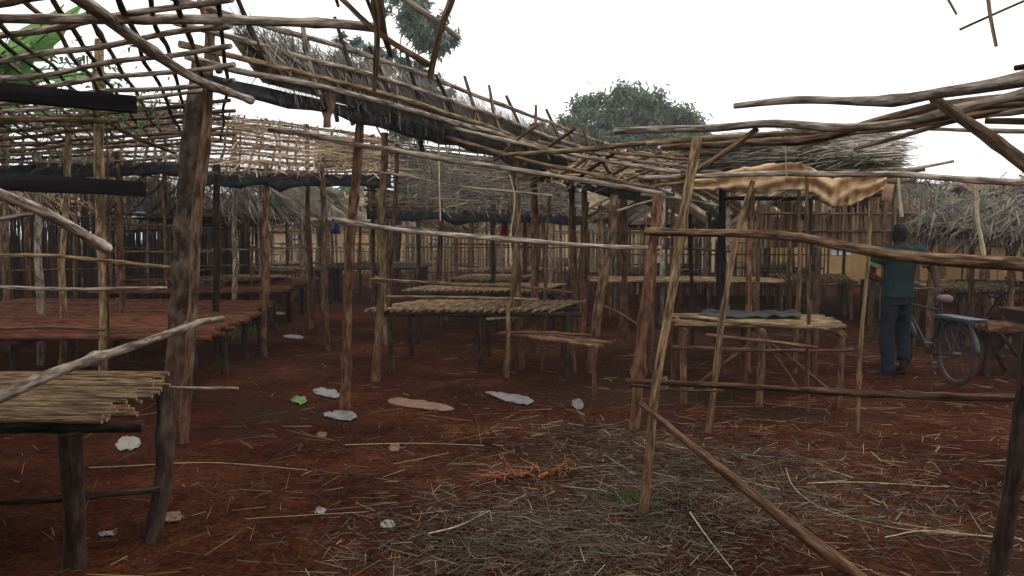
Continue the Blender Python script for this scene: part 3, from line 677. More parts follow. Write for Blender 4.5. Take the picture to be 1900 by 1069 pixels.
# ------------------------------------------------------------------ tables
def table(label, loc, W, D, h, n, m, rotz=0, legs=None, brace=False, along='y', group=None, parts_r=.02, name='market_table', lm='brown', skew=.0):
    t = thing(name, label, 'table', loc, group)
    o = Vector(loc); ca, sa = math.cos(rotz), math.sin(rotz)
    def T(x, y, z): return o + Vector((x * ca - y * sa, x * sa + y * ca, z))
    for i in range(n):
        f = (i + .5) / n
        if along == 'y':
            x = -W / 2 + W * f + random.uniform(-.012, .012)
            pts = [T(x - skew / 2, -D / 2 + random.uniform(-.07, .05), h), T(x, 0, h + .012), T(x + skew / 2, D / 2 + random.uniform(-.05, .07), h)]
        else:
            y = -D / 2 + D * f + random.uniform(-.012, .012)
            pts = [T(-W / 2 + random.uniform(-.08, .06), y, h), T(0, y, h + .012), T(W / 2 + random.uniform(-.06, .1), y, h)]
        pole('slat', pts, parts_r, parts_r * .9, m, t, 6, .008, .1, seg=4)
    for f in (-.46, 0, .46):
        if along == 'y': pole('beam', [T(-W / 2 - .08, D * f, h - .05), T(0, D * f, h - .045), T(W / 2 + .1, D * f, h - .05)], .03, .028, lm, t, 7)
        else: pole('beam', [T(W * f, -D / 2 - .06, h - .05), T(W * f, D / 2 + .06, h - .05)], .03, .028, lm, t, 7)
    k = legs or 3
    for i in range(k):
        for sy in (-.46, .46):
            x = -W / 2 * .94 + W * .94 * i / (k - 1)
            pole('leg', [T(x + random.uniform(-.03, .03), D * sy, -.1), T(x, D * sy, h * .5), T(x, D * sy, h - .06)], .035, .032, lm, t, 7)
    if brace:
        pole('stretcher', [T(-W / 2 - .05, -D * .48, h * .72), T(0, -D * .49, h * .7), T(W / 2 + .05, -D * .48, h * .72)], .018, .016, lm, t, 6)
        for i in range(k - 1):
            x0 = -W / 2 * .94 + W * .94 * i / (k - 1); x1 = x0 + W * .94 / (k - 1)
            if i % 2: x0, x1 = x1, x0
            pole('brace', [T(x0, -D * .46, .08), T(x1, -D * .46, h - .08)], .018, .016, lm, t, 6)
    return t
c = P(890, 575, 9.5)
table('middle table of spaced diagonal slats beside the red-brown post', (-.36, 10.0, 0), 2.2, 1.5, .75, 24, 'reed', R(-2), 3, skew=.5, lm='dark')
table('slatted table directly behind the middle diagonal-slat table', (-.35, 12.9, 0), 2.1, 2.0, .8, 26, 'reed', R(-4), 3, skew=.4, lm='dark', parts_r=.018)
# table with black sheet, right of centre
rt = table('braced stick table with a crumpled black sheet on top', (2.42, 8.05, 0), 1.55, 1.1, .76, 12, 'reed', R(-7), 3, True, 'x', lm='brown')
pp('brace', [(1400, 605), (1440, 660), (1482, 725)], 7.6, 7.4, 7, 6, 'brown', rt, 6)
pp('stretcher', [(1310, 622), (1400, 632), (1516, 645)], 7.3, 7.2, 8, 7, 'brown', rt, 6)
pp('beam', [(1262, 588), (1400, 600), (1540, 611)], 7.35, 7.2, 12, 10, 'reed', rt, 7)
pp('upright', [(1500, 770), (1498, 690), (1500, 560), (1496, 340)], 7.25, 7.4, 9, 8, 'brown', rt, 7, foot=True)
pp('upright', [(1518, 700), (1510, 620), (1505, 556)], 8.6, 8.6, 6, 6, 'brown', rt, 7)
grid = [[Vector((1.85 + 1.0 * i / 12 + .2 * j / 8, 8.02 + .55 * j / 8 - .12 * i / 12, .80 + .06 * abs(noise.noise(Vector((i * .5, j * .5, 3)))) + .02 * noise.noise(Vector((i * 1.3, j * 1.3, 1))))) for i in range(13)] for j in range(9)]
tag(sheet('plastic_sheet', grid, 'tarpg', thick=.008), 'crumpled dark plastic sheet lying on the braced stick table', 'plastic sheet')
table('long table of pale sticks behind the black-sheet table', (3.1, 14.6, 0), 3.3, 1.5, .82, 22, 'reed', R(-5), 4, along='x', lm='dark', parts_r=.028)
# little red-brown plank bench
bn = thing('bench', 'small low bench with a red-brown plank top in front of the slatted table', 'bench', G(1100, 742))
a, b_ = P(945, 617, 9.2), P(1105, 641, 8.0)
for i in range(4):
    o = Vector((.0, .085 * i, 0)) + Vector((.06 * i, 0, 0))
    d = (b_ - a).normalized(); sdv = d.cross(Vector((0, 0, 1))).normalized() * .036
    V = []
    for q in (a + o + d * random.uniform(-.05, .05), b_ + o):
        for s_, z in ((-1, 0), (1, 0), (1, -.022), (-1, -.022)): V.append(q + sdv * s_ + Vector((0, 0, z + random.uniform(-.004, .004))))
    Fc = [(0, 1, 5, 4), (1, 2, 6, 5), (2, 3, 7, 6), (3, 0, 4, 7), (0, 3, 2, 1), (4, 5, 6, 7)]
    meshobj('plank', V, Fc, 'redstick', bn, [(v.z, v.x) for v in V], origin=V[0], smooth=False)
post([(1103, 744), (1101, 700), (1099, 640)], 13, 12, 'redstick', bn, name='leg')
post([(936, 700), (940, 650), (944, 560)], 12, 10, 'yellow', bn, name='leg')
post([(1005, 690), (1004, 660), (1003, 625)], 8, 8, 'brown', bn, name='leg')
post([(1068, 690), (1066, 660), (1064, 625)], 9, 8, 'brown', bn, name='leg')
pp('rail', [(902, 593), (980, 587), (1045, 580)], 9.3, 9.3, 7, 6, 'grey', bn, 6)
pp('rail', [(925, 618), (1000, 618), (1095, 622)], 9.2, 8.6, 5, 5, 'yellow', bn, 6)
pp('rail', [(1122, 570), (1150, 582), (1192, 608)], 9.6, 9.3, 5, 5, 'grey', bn, 6)
# crossed-leg bench at the right edge with a wooden tray
xb = thing('trestle_bench', 'trestle bench with crossed legs at the right edge behind the bicycle', 'bench', G(1870, 690))
for i in range(4):
    y = 9.0 + i * .14
    pole('plank', [(5.4, y + .1, .56), (6.0, y, .57), (7.1, y - .05, .56)], .055, .05, 'redstick', xb, 6, .005)
for x0, x1, y in ((5.5, 5.95, 8.98), (5.95, 5.5, 9.02), (6.5, 6.95, 8.98), (6.95, 6.5, 9.02), (5.5, 5.95, 9.45), (5.95, 5.5, 9.49)):
    pole('leg', [(x0, y, -.08), ((x0 + x1) / 2, y, .26), (x1, y, .53)], .028, .026, 'dark', xb, 7)
pole('leg', [(5.52, 9.25, -.08), (5.52, 9.25, .53)], .045, .04, 'dark', xb, 7)
V = []; prof = [(0, .36), (.1, .5)]
for z, e in ((.62, 0), (.78, .1), (.78, .07), (.66, -.02)):
    for x, y in ((5.82 - e, 8.95 - e * .6), (6.7 + e, 8.85 - e * .6), (6.7 + e, 9.3 + e * .6), (5.82 - e, 9.4 + e * .6)): V.append(Vector((x, y, z)))
Fc = [(3, 2, 1, 0)]
for k in range(3):
    for i in range(4): Fc.append((k * 4 + i, k * 4 + (i + 1) % 4, k * 4 + 4 + (i + 1) % 4, k * 4 + 4 + i))
Fc.append((12, 13, 14, 15))
tr = meshobj('wooden_tray', V, Fc, 'trunk', None, [(v.z, v.x) for v in V], origin=(6.2, 9.1, .62), smooth=False)
tag(tr, 'flared wooden tray resting on the trestle bench', 'tray')

# left platforms: red-dusted sticks over dark logs
def platform(label, corners, h, n, lm='dark', m='platform'):
    a, b_, c_, d_ = [Vector(q) for q in corners]
    t = thing('market_platform', label, 'table', ((a.x + c_.x) / 2, (a.y + c_.y) / 2, 0))
    for i in range(n):
        f = (i + .5) / n; p0, p1 = a.lerp(d_, f), b_.lerp(c_, f)
        e = (p1 - p0).normalized()
        pts = [p0 - e * random.uniform(0, .12), p0.lerp(p1, .5), p1 + e * random.uniform(-.03, .12)]
        pole('slat', [Vector((q.x, q.y, h + random.uniform(-.004, .012))) for q in pts], .03, .026, m, t, 6, .008, .12, seg=4)
    for f in (.04, .5, .96):
        p0, p1 = a.lerp(b_, f), d_.lerp(c_, f)
        pole('log', [Vector((p0.x, p0.y, h - .075)), Vector((p1.x, p1.y, h - .075))], .045, .04, lm, t, 8)
        for g_ in (.03, .35, .68, .97):
            q = p0.lerp(p1, g_); pole('leg', [(q.x, q.y, -.1), (q.x, q.y, h - .1)], .05, .045, lm, t, 8)
    return t
platform('low platform of red-dusted sticks behind the near stick table', [(-6.8, 7.7, 0), (-2.95, 7.7, 0), (-3.6, 12.0, 0), (-7.6, 12.6, 0)], .62, 44)
platform('second red stick platform along the left side of the aisle', [(-6.9, 13.2, 0), (-3.9, 13.4, 0), (-4.35, 18.0, 0), (-7.6, 18.3, 0)], .68, 44)
platform('third platform, dark logs across the far end of the aisle', [(-4.4, 19.0, 0), (-2.2, 19.0, 0), (-2.3, 22.5, 0), (-4.9, 22.5, 0)], .85, 24, m='dark')

# ------------------------------------------------------------------ rows of stalls behind
def make_stall(seed, W=2.7, D=2.3, he=2.05, hr_=2.85, m='thatch', gaps=.12, tarp=False, n=2200, rails=True, body=False):
    random.seed(seed)
    t = thing('market_stall', 'x', 'stall', (0, 0, 0), 'thatched pole stalls crowded in the rows behind')
    k = lambda: random.choice(('brown', 'redstick', 'grey', 'yellow', 'yellow', 'brown'))
    for sx in (-.5, 0, .5):
        for sy in (-.5, .5):
            x, y = W * sx, D * sy; tp = he + random.uniform(0, .35)
            pole('post', [(x + random.uniform(-.06, .06), y, -.12), (x + random.uniform(-.03, .03), y, 1.1), (x + random.uniform(-.08, .08), y, tp)], random.uniform(.035, .055), .035, k(), t, 7, .01, .1, seg=5)
    for _ in range(7):
        x, y = random.uniform(-W / 2, W / 2), random.choice((-D / 2, D / 2, D * .2)); l_ = random.uniform(-.12, .12)
        pole('upright', [(x, y, -.1), (x + l_ * .4, y, .9), (x + l_, y, random.uniform(1.4, 2.3))], .022, .018, k(), t, 6, .02, .1, seg=5)
    for sx in (-.5, .5): pole('post', [(W * sx, 0, -.12), (W * sx, 0, 1.2), (W * sx, 0, hr_)], .045, .04, k(), t, 7, seg=5)
    for y, z in ((-D / 2, he), (D / 2, he), (0, hr_)):
        pole('rail', [(-W / 2 - .3, y, z), (0, y + random.uniform(-.05, .05), z - .04), (W / 2 + .3, y, z)], .032, .028, k(), t, 7, .02, seg=6)
    if rails:
        for z in (.85, 1.35, 1.75):
            for y in (-D / 2, D / 2):
                if random.random() < .65: pole('rail', [(-W / 2 - .1, y + .05, z + random.uniform(-.1, .1)), (0, y + .05, z), (W / 2 + .15, y + .05, z + random.uniform(-.12, .12))], .02, .018, k(), t, 6, .02, seg=4)
            if random.random() < .6: pole('rail', [(-W / 2, -D / 2 - .1, z), (-W / 2, D / 2 + .1, z + random.uniform(-.1, .1))], .02, .018, k(), t, 6, .02, seg=4)
    for s_ in (-1, 1):
        e0, e1 = Vector((-W / 2 - .3, s_ * (D / 2 + .35), he - .18)), Vector((W / 2 + .3, s_ * (D / 2 + .35), he - .18))
        r1_, r0_ = Vector((W / 2 + .3, 0, hr_)), Vector((-W / 2 - .3, 0, hr_))
        for i in range(7):
            u = (i + .5) / 7
            pole('rafter', [e0.lerp(e1, u) + Vector((0, s_ * random.uniform(0, .2), -.05)), r0_.lerp(r1_, u + random.uniform(-.03, .03)) + Vector((0, -s_ * .1, .12))], .02, .017, k(), t, 6, .02, seg=3)
        for v in (.15, .5, .82):
            pole('purlin', [e0.lerp(r0_, v), e1.lerp(r1_, v)], .016, .015, k(), t, 6, .02, seg=3)
        if n: thatch(t, [e0, e1, r1_, r0_], n, m, length=.75, wd=.015, gaps=gaps, thick=.12, spread=.55, body=body)
    if tarp:
        grid = [[Vector((-W / 2 + W * i / 8, -D / 2 + D * j / 6, he - .1 - .22 * math.sin(math.pi * i / 8) * math.sin(math.pi * j / 6) + .05 * noise.noise(Vector((i, j, seed))))) for i in range(9)] for j in range(7)]
        sheet('plastic_lining', grid, 'tarp', t)
    return t
protos = [make_stall(31, gaps=.12, m='thatch_red', n=1500), make_stall(32, gaps=.1, tarp=True, n=1800), make_stall(33, m='thatch', gaps=.05, he=2.15, hr_=3.0, body=True), make_stall(34, n=500, gaps=.2, m='thatch_red', he=2.2, hr_=2.75),
          make_stall(35, W=3.0, he=1.95, hr_=2.6, gaps=.08, body=True)]
LOOK = ['gappy brown reed stall', 'thatched stall lined with black plastic', 'tall grey-thatched stall', 'thin-roofed stall frame', 'low wide grey-thatched stall']
# (x, y, turn, prototype, label)
FAR = lambda k, x, y: 'far ' + LOOK[k] + (' left of the aisle' if x < -2.5 else ' right of the mango tree' if x > 5.5 else ' in the middle rows') + (', at the back' if y > 24 else '')
spots = [
         (-5.7, 15.6, 70, 1, 'stall with black plastic lining over the second platform'),
         (-9.3, 13.4, 70, 3, 'nearly bare stall frame at the left edge behind the grass'),
         (-9.0, 18.6, 68, 0, None), (-5.6, 20.6, 70, 2, None), (-3.3, 24.8, 75, 0, None), (-6.9, 25.8, 70, 3, None), (-10.8, 24, 70, 1, None),
         (-1.5, 28.5, 80, 1, None), (-12.6, 17.5, 70, 2, None),
         (.1, 20.4, 76, 3, None), (1.0, 24.6, 75, 0, None), (1.8, 29, 75, 2, None),
         (3.1, 16.0, 75, 3, 'nearly bare stall frame around the long pale table'), (3.6, 19.6, 75, 2, None), (4.4, 23.8, 72, 1, None), (5.2, 28.3, 72, 0, None),
         (6.2, 16.6, 74, 0, 'brown reed stall behind the ochre sackcloth'), (6.6, 20.8, 74, 4, None), (7.9, 25.4, 70, 3, None),
         (10.4, 20.2, 72, 4, None), (10.0, 15.2, 70, 3, None), (13.2, 24.5, 70, 2, None), (13.6, 18.2, 68, 4, None), (9.6, 30, 70, 0, None), (-4.4, 31, 70, 2, None), (-8.6, 31.5, 72, 0, None), (5.6, 33, 75, 2, None)]
used = set()
for x, y, a, k, lb in spots:
    if k in used: copy_tree(protos[k], (x, y, 0), R(a), lb or FAR(k, x, y))
    else:
        used.add(k); o = protos[k]; o.location = (x, y, 0); o.rotation_euler = (0, 0, R(a)); o['label'] = lb or FAR(k, x, y)
# reed roofs over the left platforms
random.seed(51)
def reed_roof(label, c, n, posts, lining, m='thatch_red', gaps=.1):
    c = [Vector(q) for q in c]; t = thing('market_stall', label, 'stall', (c[0].x, c[0].y, 0))
    thatch(t, c, n, m, length=.7, wd=.012, along='random', gaps=gaps, thick=.06, body=False)
    for i in range(20):
        u = i / 19; pole('rafter', [bil(c, u, -.05), bil(c, u + random.uniform(-.03, .03), .5), bil(c, u + random.uniform(-.04, .04), 1.06)], .02, .016, random.choice(('brown', 'brown', 'dark')), t, 6, .04, seg=8)
    for j in range(17):
        v = j / 16; pole('purlin', [bil(c, -.03, v), bil(c, .5, v + random.uniform(-.03, .03)), bil(c, 1.03, v)], .017, .015, random.choice(('brown', 'yellow', 'dark', 'redstick')), t, 6, .05, seg=10)
    for u, v in posts:
        q = bil(c, u, v); l_ = random.uniform(-.1, .1)
        pole('post', [(q.x + l_, q.y, -.1), (q.x + l_ * .4, q.y, 1.2), (q.x, q.y, q.z + .1)], .045, .04, random.choice(('brown', 'grey', 'redstick', 'dark')), t, 8, .03)
    (u0, u1, v0, v1, dz) = lining
    grid = [[bil(c, u0 + (u1 - u0) * i / 10, v0 + (v1 - v0) * j / 6) + Vector((0, 0, -dz - .09 * math.sin(math.pi * j / 6) + .06 * noise.noise(Vector((i * .7, j * .7, 3))))) for i in range(11)] for j in range(7)]
    sheet('plastic_lining', grid, 'tarp', t)
    grid = [[bil(c, -.02 + 1.04 * i / 16, .0) + Vector((0, -.03 + .05 * noise.noise(Vector((i * .6, j, 2))), -.02 - (.18 + .08 * noise.noise(Vector((i * .4, 0, 7))) + .07 * noise.noise(Vector((i * 1.9, 0, 2)))) * j / 3)) for i in range(17)] for j in range(4)]
    sheet('plastic_eave', grid, 'tarp', t)
    return t
reed_roof('reed-roofed stall with a black plastic eave seen between trunk and red-brown post', [P(380, 318, 10.2), P(720, 322, 12.0), P(720, 258, 15.0), P(400, 212, 13.6)], 1500, [(.05, .0), (.3, .02), (.6, 0), (.95, 0), (.1, .9), (.5, .9), (.9, .9)], (.55, .98, .2, .9, .1))
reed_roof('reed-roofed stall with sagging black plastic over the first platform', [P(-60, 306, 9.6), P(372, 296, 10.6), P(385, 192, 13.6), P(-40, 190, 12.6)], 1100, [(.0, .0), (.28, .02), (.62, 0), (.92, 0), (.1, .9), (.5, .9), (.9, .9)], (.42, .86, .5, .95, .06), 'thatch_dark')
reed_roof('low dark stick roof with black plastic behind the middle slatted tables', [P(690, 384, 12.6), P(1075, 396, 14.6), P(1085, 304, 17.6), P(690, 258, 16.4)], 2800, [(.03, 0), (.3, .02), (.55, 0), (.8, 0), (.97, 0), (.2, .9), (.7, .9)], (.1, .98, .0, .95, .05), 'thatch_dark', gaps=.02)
random.seed(77)
tb = table('x', (0, 0, 0), 2.3, 1.4, .78, 14, 'reed', 0, 3, True, 'x', 'stick tables among the rows behind', parts_r=.03)
tspots = [(-5.6, 15.8, 70), (-9, 18.6, 68), (-5.6, 20.8, 70), (-3.3, 25, 75), (-.4, 16.2, 78), (.2, 20.6, 76), (1, 24.8, 75), (3.5, 19.6, 75), (4.6, 23.6, 72), (6.2, 16.6, 74), (6.8, 20.8, 74), (8, 25, 70), (10.4, 20, 72), (9.6, 15.4, 70), (13.4, 18, 68), (7.6, 13.6, 74), (-7, 25.6, 70), (1.8, 28.6, 75)]
for i, (x, y, a) in enumerate(tspots):
    lb = 'far stick table ' + ('left of the aisle' if x < -2.5 else 'right of the mango tree' if x > 5.5 else 'in the middle rows') + (', at the back' if y > 20.5 else '')
    if i == 15: lb = 'empty stick table beyond the person, in the open red ground'
    if i == 0: tb.location = (x, y, 0); tb.rotation_euler = (0, 0, R(a)); tb['label'] = lb
    else: copy_tree(tb, (x, y, 0), R(a), lb)
# tell look-alikes in the rows apart by their place
def tell_apart(objs):
    by = {}
    for o in objs: by.setdefault(o['label'], []).append(o)
    for lb, g in by.items():
        if len(g) == 2:
            g.sort(key=lambda o: o.location.y); g[0]['label'] = lb + ', nearer one'; g[1]['label'] = lb + ', farther one'
        elif len(g) > 2:
            g.sort(key=lambda o: o.location.x / o.location.y)
            for o, w_ in zip(g, ('leftmost', 'second from left', 'third from left', 'fourth from left', 'fifth from left', 'sixth from left')): o['label'] = lb + ', ' + w_
tell_apart([o for o in col.objects if o.parent is None and o.get('group') in ('stick tables among the rows behind', 'thatched pole stalls crowded in the rows behind')])
# screens of upright reeds
def screen(label, a, b_, h, n, m='thatch_red', wd=.02, z0=0.0):
    a, b_ = Vector(a), Vector(b_)
    t = thing('reed_screen', label, 'screen', a)
    V, Fc = [], []
    for i in range(n):
        q = a.lerp(b_, (i + random.random()) / n)
        strand(V, Fc, Vector((q.x, q.y + random.uniform(-.03, .03), z0 - .02)), Vector((random.gauss(0, .03), random.gauss(0, .02), 1)), h * random.uniform(.85, 1.08) - z0, wd * random.uniform(.7, 1.5), Vector((0, -1, 0)))
    meshobj('reeds', V, Fc, m, t, origin=a, smooth=False, kind='stuff')
    for z in (.35, .75):
        pole('rail', [a + Vector((0, -.05, z0 + (h - z0) * z)), b_ + Vector((0, -.05, z0 + (h - z0) * z))], .02, .02, 'brown', t, 6)
    for f in (0, .33, .67, 1):
        q = a.lerp(b_, f); pole('post', [(q.x, q.y + .06, -.1), (q.x, q.y + .06, h + .1)], .035, .03, 'brown', t, 6)
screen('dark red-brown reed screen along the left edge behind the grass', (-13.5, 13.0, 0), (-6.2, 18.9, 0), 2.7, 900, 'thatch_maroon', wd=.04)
screen('reed screen of thin uprights behind the slatted tables', (-3.0, 22.8, 0), (2.6, 22.2, 0), 1.75, 80, 'thatch_red', .045)
screen('reed screen behind the long pale table', (2.6, 22.4, 0), (8.6, 21.8, 0), 1.5, 70, 'thatch_red', .05)
screen('matted reed screen under the ochre sackcloth', (4.0, 13.0, 0), (6.9, 13.2, 0), 2.15, 170, 'thatch_red', .03, 1.45)
screen('reed screen across the far end of the market', (-14, 34.5, 0), (-1.5, 35.0, 0), 1.3, 150, 'thatch_red', .07)

# houses of mud behind the market
def house(label, loc, W, D, h, m, wins, roof='thatch_red', rotz=0):
    x0, y0 = loc[0], loc[1]
    t = thing('mud_house', label, 'house', (x0, y0, 0))
    # front wall with real openings: piers and strips round each window
    zs0, zs1 = .95, 1.75
    xs_ = [-W / 2]
    for (wx, ww) in wins: xs_ += [wx - ww / 2, wx + ww / 2]
    xs_.append(W / 2); Vs, Fs = [], []
    def add(b):
        o = len(Vs); Vs.extend(b[0]); Fs.extend([tuple(i + o for i in f) for f in b[1]])
    def bx(a, b2, z0, z1): add(box(x0 + a, x0 + b2, y0, y0 + .22, z0, z1))
    bx(-W / 2, W / 2, -.1, zs0); bx(-W / 2, W / 2, zs1, h)
    for i in range(0, len(xs_), 2): bx(xs_[i], xs_[i + 1], zs0, zs1)
    add(box(x0 - W / 2, x0 - W / 2 + .22, y0 + .22, y0 + D, -.1, h)); add(box(x0 + W / 2 - .22, x0 + W / 2, y0 + .22, y0 + D, -.1, h)); add(box(x0 - W / 2 + .22, x0 + W / 2 - .22, y0 + D - .22, y0 + D, -.1, h))
    meshobj('wall', Vs, Fs, m, t, origin=(x0, y0, 0), smooth=False)
    for wx, ww in wins:
        V, Fc = box(x0 + wx - ww / 2, x0 + wx + ww / 2, y0 + .12, y0 + .14, zs0, zs1)
        wn = meshobj('window', V, Fc, 'whitewin', t, origin=V[0], smooth=False)
        for i in range(4):
            xx = x0 + wx - ww / 2 + ww * i / 3
            V, Fc = box(xx - .025, xx + .025, y0 + .06, y0 + .1, zs0, zs1); meshobj('bar', V, Fc, 'winframe', wn, origin=V[0], smooth=False).location = V[0] - Vector((x0, y0, 0)) - wn.location
        for i in range(4):
            zz = zs0 + (zs1 - zs0) * i / 3
            V, Fc = box(x0 + wx - ww / 2, x0 + wx + ww / 2, y0 + .03, y0 + .058, zz - .025, zz + .025); meshobj('bar', V, Fc, 'winframe', wn, origin=V[0], smooth=False).location = V[0] - Vector((x0, y0, 0)) - wn.location
    thatch(t, [(x0 - W / 2 - .4, y0 - .5, h - .15), (x0 + W / 2 + .4, y0 - .5, h - .15), (x0 + W / 2 + .2, y0 + D / 2, h + 1.1), (x0 - W / 2 - .2, y0 + D / 2, h + 1.1)], 900, roof, length=1.0, wd=.06, thick=.15, name='roof')
    thatch(t, [(x0 - W / 2 - .4, y0 + D + .5, h - .15), (x0 + W / 2 + .4, y0 + D + .5, h - .15), (x0 + W / 2 + .2, y0 + D / 2, h + 1.1), (x0 - W / 2 - .2, y0 + D / 2, h + 1.1)], 300, roof, length=1.0, wd=.06, thick=.15, name='roof')
house('ochre mud house with white barred windows behind the person', (12.0, 27.5), 7.5, 4, 2.4, 'mud', [(-.7, .75), (1.9, .75)])
house('pale mud house far behind the middle posts, one white window', (4.2, 36.5), 11, 4, 2.6, 'mudpink', [(.1, .9)])
house('red mud house far behind the thick trunk post', (-11.5, 38.5), 8, 4, 2.3, 'mudpink', [(-1.5, .7), (1.2, .7)])
house('ochre mud house at the far end of the aisle', (-4.5, 38.0), 7, 4, 2.5, 'mud', [(1.0, .7)])
house('red mud house beyond the right-hand huts', (19.5, 27.0), 7, 4, 2.4, 'mud', [(-1.5, .7)])

# hanging cloths and bags seen far off between the posts
def hung(name, label, px, py, wpx, hpx, d, m):
    grid = [[P(px + wpx * (i / 5 - .5) * (1 - .25 * math.sin(j)), py + hpx * j / 6, d + .06 * math.sin(i * 2.1 + j * .4)) for i in range(6)] for j in range(7)]
    o = sheet(name, grid, m, thick=.02); tag(o, label, 'cloth'); return o
hung('hanging_cloth', 'small red cloth hanging between far posts', 935, 412, 13, 28, 15.5, 'redcloth')
hung('hanging_cloth', 'pink cloth hung by the red-brown post', 1237, 441, 14, 22, 11.5, 'pinkcloth')
hung('hanging_cloth', 'small yellow cloth beside the pink cloth', 1270, 434, 9, 10, 12.0, 'yellowcloth')
hung('hanging_cloth', 'dark blue cloth left of the thick trunk', 268, 372, 22, 36, 16.5, 'bluecloth')
hung('hanging_cloth', 'pale cloth below the dark blue cloth', 258, 394, 22, 14, 16.2, 'palebluecloth')
hung('hanging_cloth', 'blue cloth hanging left of the red-brown post', 622, 406, 15, 28, 18, 'bluecloth')

# ------------------------------------------------------------------ trees
def tree(label, loc, h, trunk_h, crown, blobs, m, n, leaf, seed, group=None, tr=.3):
    random.seed(seed)
    t = thing('tree', label, 'tree', loc, group); o = Vector(loc)
    trunk = pole('trunk', [o + Vector((0, 0, -.2)), o + Vector((.15, 0, trunk_h * .5)), o + Vector((0, 0, trunk_h))], tr, tr * .7, 'trunk', t, 10, .05)
    V, Fc = [], []; limbs = []
    for (bx_, by_, bz_, rx, ry, rz, wgt) in blobs:
        c = o + Vector((bx_, by_, bz_))
        st_ = o + Vector((0, 0, trunk_h * random.uniform(.75, 1)))
        limbs.append(tube([st_, st_.lerp(c, .5) + Vector((0, 0, -.2 * rz)), c], tr * .35, tr * .08, 6, 8, .1))
        k = int(n * wgt); ncl = max(6, k // 60); cl = []
        for _ in range(ncl):
            d = Vector((random.gauss(0, 1), random.gauss(0, 1), random.gauss(0, 1))).normalized() * random.uniform(.45, 1.0)
            cc = c + Vector((d.x * rx, d.y * ry, d.z * rz)); cl.append(cc)
            if random.random() < .35: limbs.append(tube([c, c.lerp(cc, .6) + Vector((0, 0, -.05)), cc], tr * .07, tr * .03, 4, 3))
        for _ in range(k):
            cc = random.choice(cl); sg = min(rx, rz) * .17
            q = cc + Vector((random.gauss(0, sg), random.gauss(0, sg), random.gauss(0, sg * .8)))
            d = Vector((random.gauss(0, .8), random.gauss(0, .8), random.gauss(-.5, .6))).normalized()
            strand(V, Fc, q, d, leaf * random.uniform(.7, 1.4), leaf * .38, Vector((random.gauss(0, .6), random.gauss(0, .6), 1)).normalized(), leaf * .2)
    meshobj('crown', V, Fc, m, t, origin=o + Vector((0, 0, trunk_h)), smooth=False, kind='stuff')
    Vl, Fl, Ul = join(limbs); meshobj('limbs', Vl, Fl, 'trunk', t, Ul, origin=o + Vector((0, 0, trunk_h)))
bl = [(-2.6, 0, 7.3, 1.5, 1.5, 1.1, .12), (-1.2, .3, 8.2, 1.5, 1.6, 1.4, .17), (.3, 0, 8.6, 1.6, 1.6, 1.4, .18), (1.6, -.3, 8.3, 1.5, 1.5, 1.5, .16), (3.0, .2, 7.7, 1.3, 1.4, 1.3, .13), (-.3, -1, 6.9, 2.2, 1.6, 1.1, .14), (2.1, -.8, 6.6, 1.8, 1.4, 1.0, .1), (-3.9, .2, 7.3, .9, 1, .8, .05), (-1.0, 0, 6.0, 2.2, 1.5, .8, .08), (3.8, 0, 6.6, .9, 1, .7, .04)]
tree('big rounded mango tree standing behind the bare roof poles', (6.0, 45, 0), 10, 5.0, None, [(a_ * 1.12, b2, c2, d2 * 1.1, e2, f2, g2) for (a_, b2, c2, d2, e2, f2, g2) in bl], 'leaf', 17000, .3, 3)
bl = [(.4, 0, 9.3, .85, .9, .7, .16), (1.0, 0, 8.4, 1.0, .9, .8, .2), (-.5, 0, 7.5, 1.1, 1.0, .6, .18), (.7, .2, 6.9, .9, .9, .6, .16), (-1.7, 0, 7.4, .5, .6, .35, .04), (-1.4, 0, 8.1, .4, .5, .3, .03), (1.7, 0, 8.0, .5, .6, .5, .06), (.1, 0, 6.0, .9, .8, .5, .1), (1.4, 0, 6.5, .6, .6, .4, .05), (.3, 0, 5.3, .9, .8, .5, .12), (-.9, 0, 6.2, .7, .7, .4, .07)]
tree('slender airy tree rising above the long thatched roof', (-3.95, 27, 0), 9, 5.2, None, bl, 'leaf2', 8000, .19, 4, tr=.14)
bl = [(0, 0, 3.6, 2.2, 1.5, 1.3, .5), (2, 0, 3.0, 1.6, 1.2, 1.0, .25), (-2, 0, 3.1, 1.7, 1.2, 1.0, .25)]
for i, (x, y, lb) in enumerate([(-16, 30, 'bushy tree at the far left behind the reed screen'), (-8.5, 44, 'bushy tree behind the red mud house'), (-2, 47, 'bushy tree behind the far ochre house'), (10.5, 47, 'bushy tree behind the reed roof at right'), (15.5, 42, 'bushy tree behind the ochre house with white windows'), (3.4, 50, 'low bushy tree below and left of the mango tree')]):
    tree(lb, (x, y, 0), 4, 2.0, None, bl, 'leaf', 4500, .3, 40 + i, 'bushy trees closing off the market', .16)
random.seed(5)

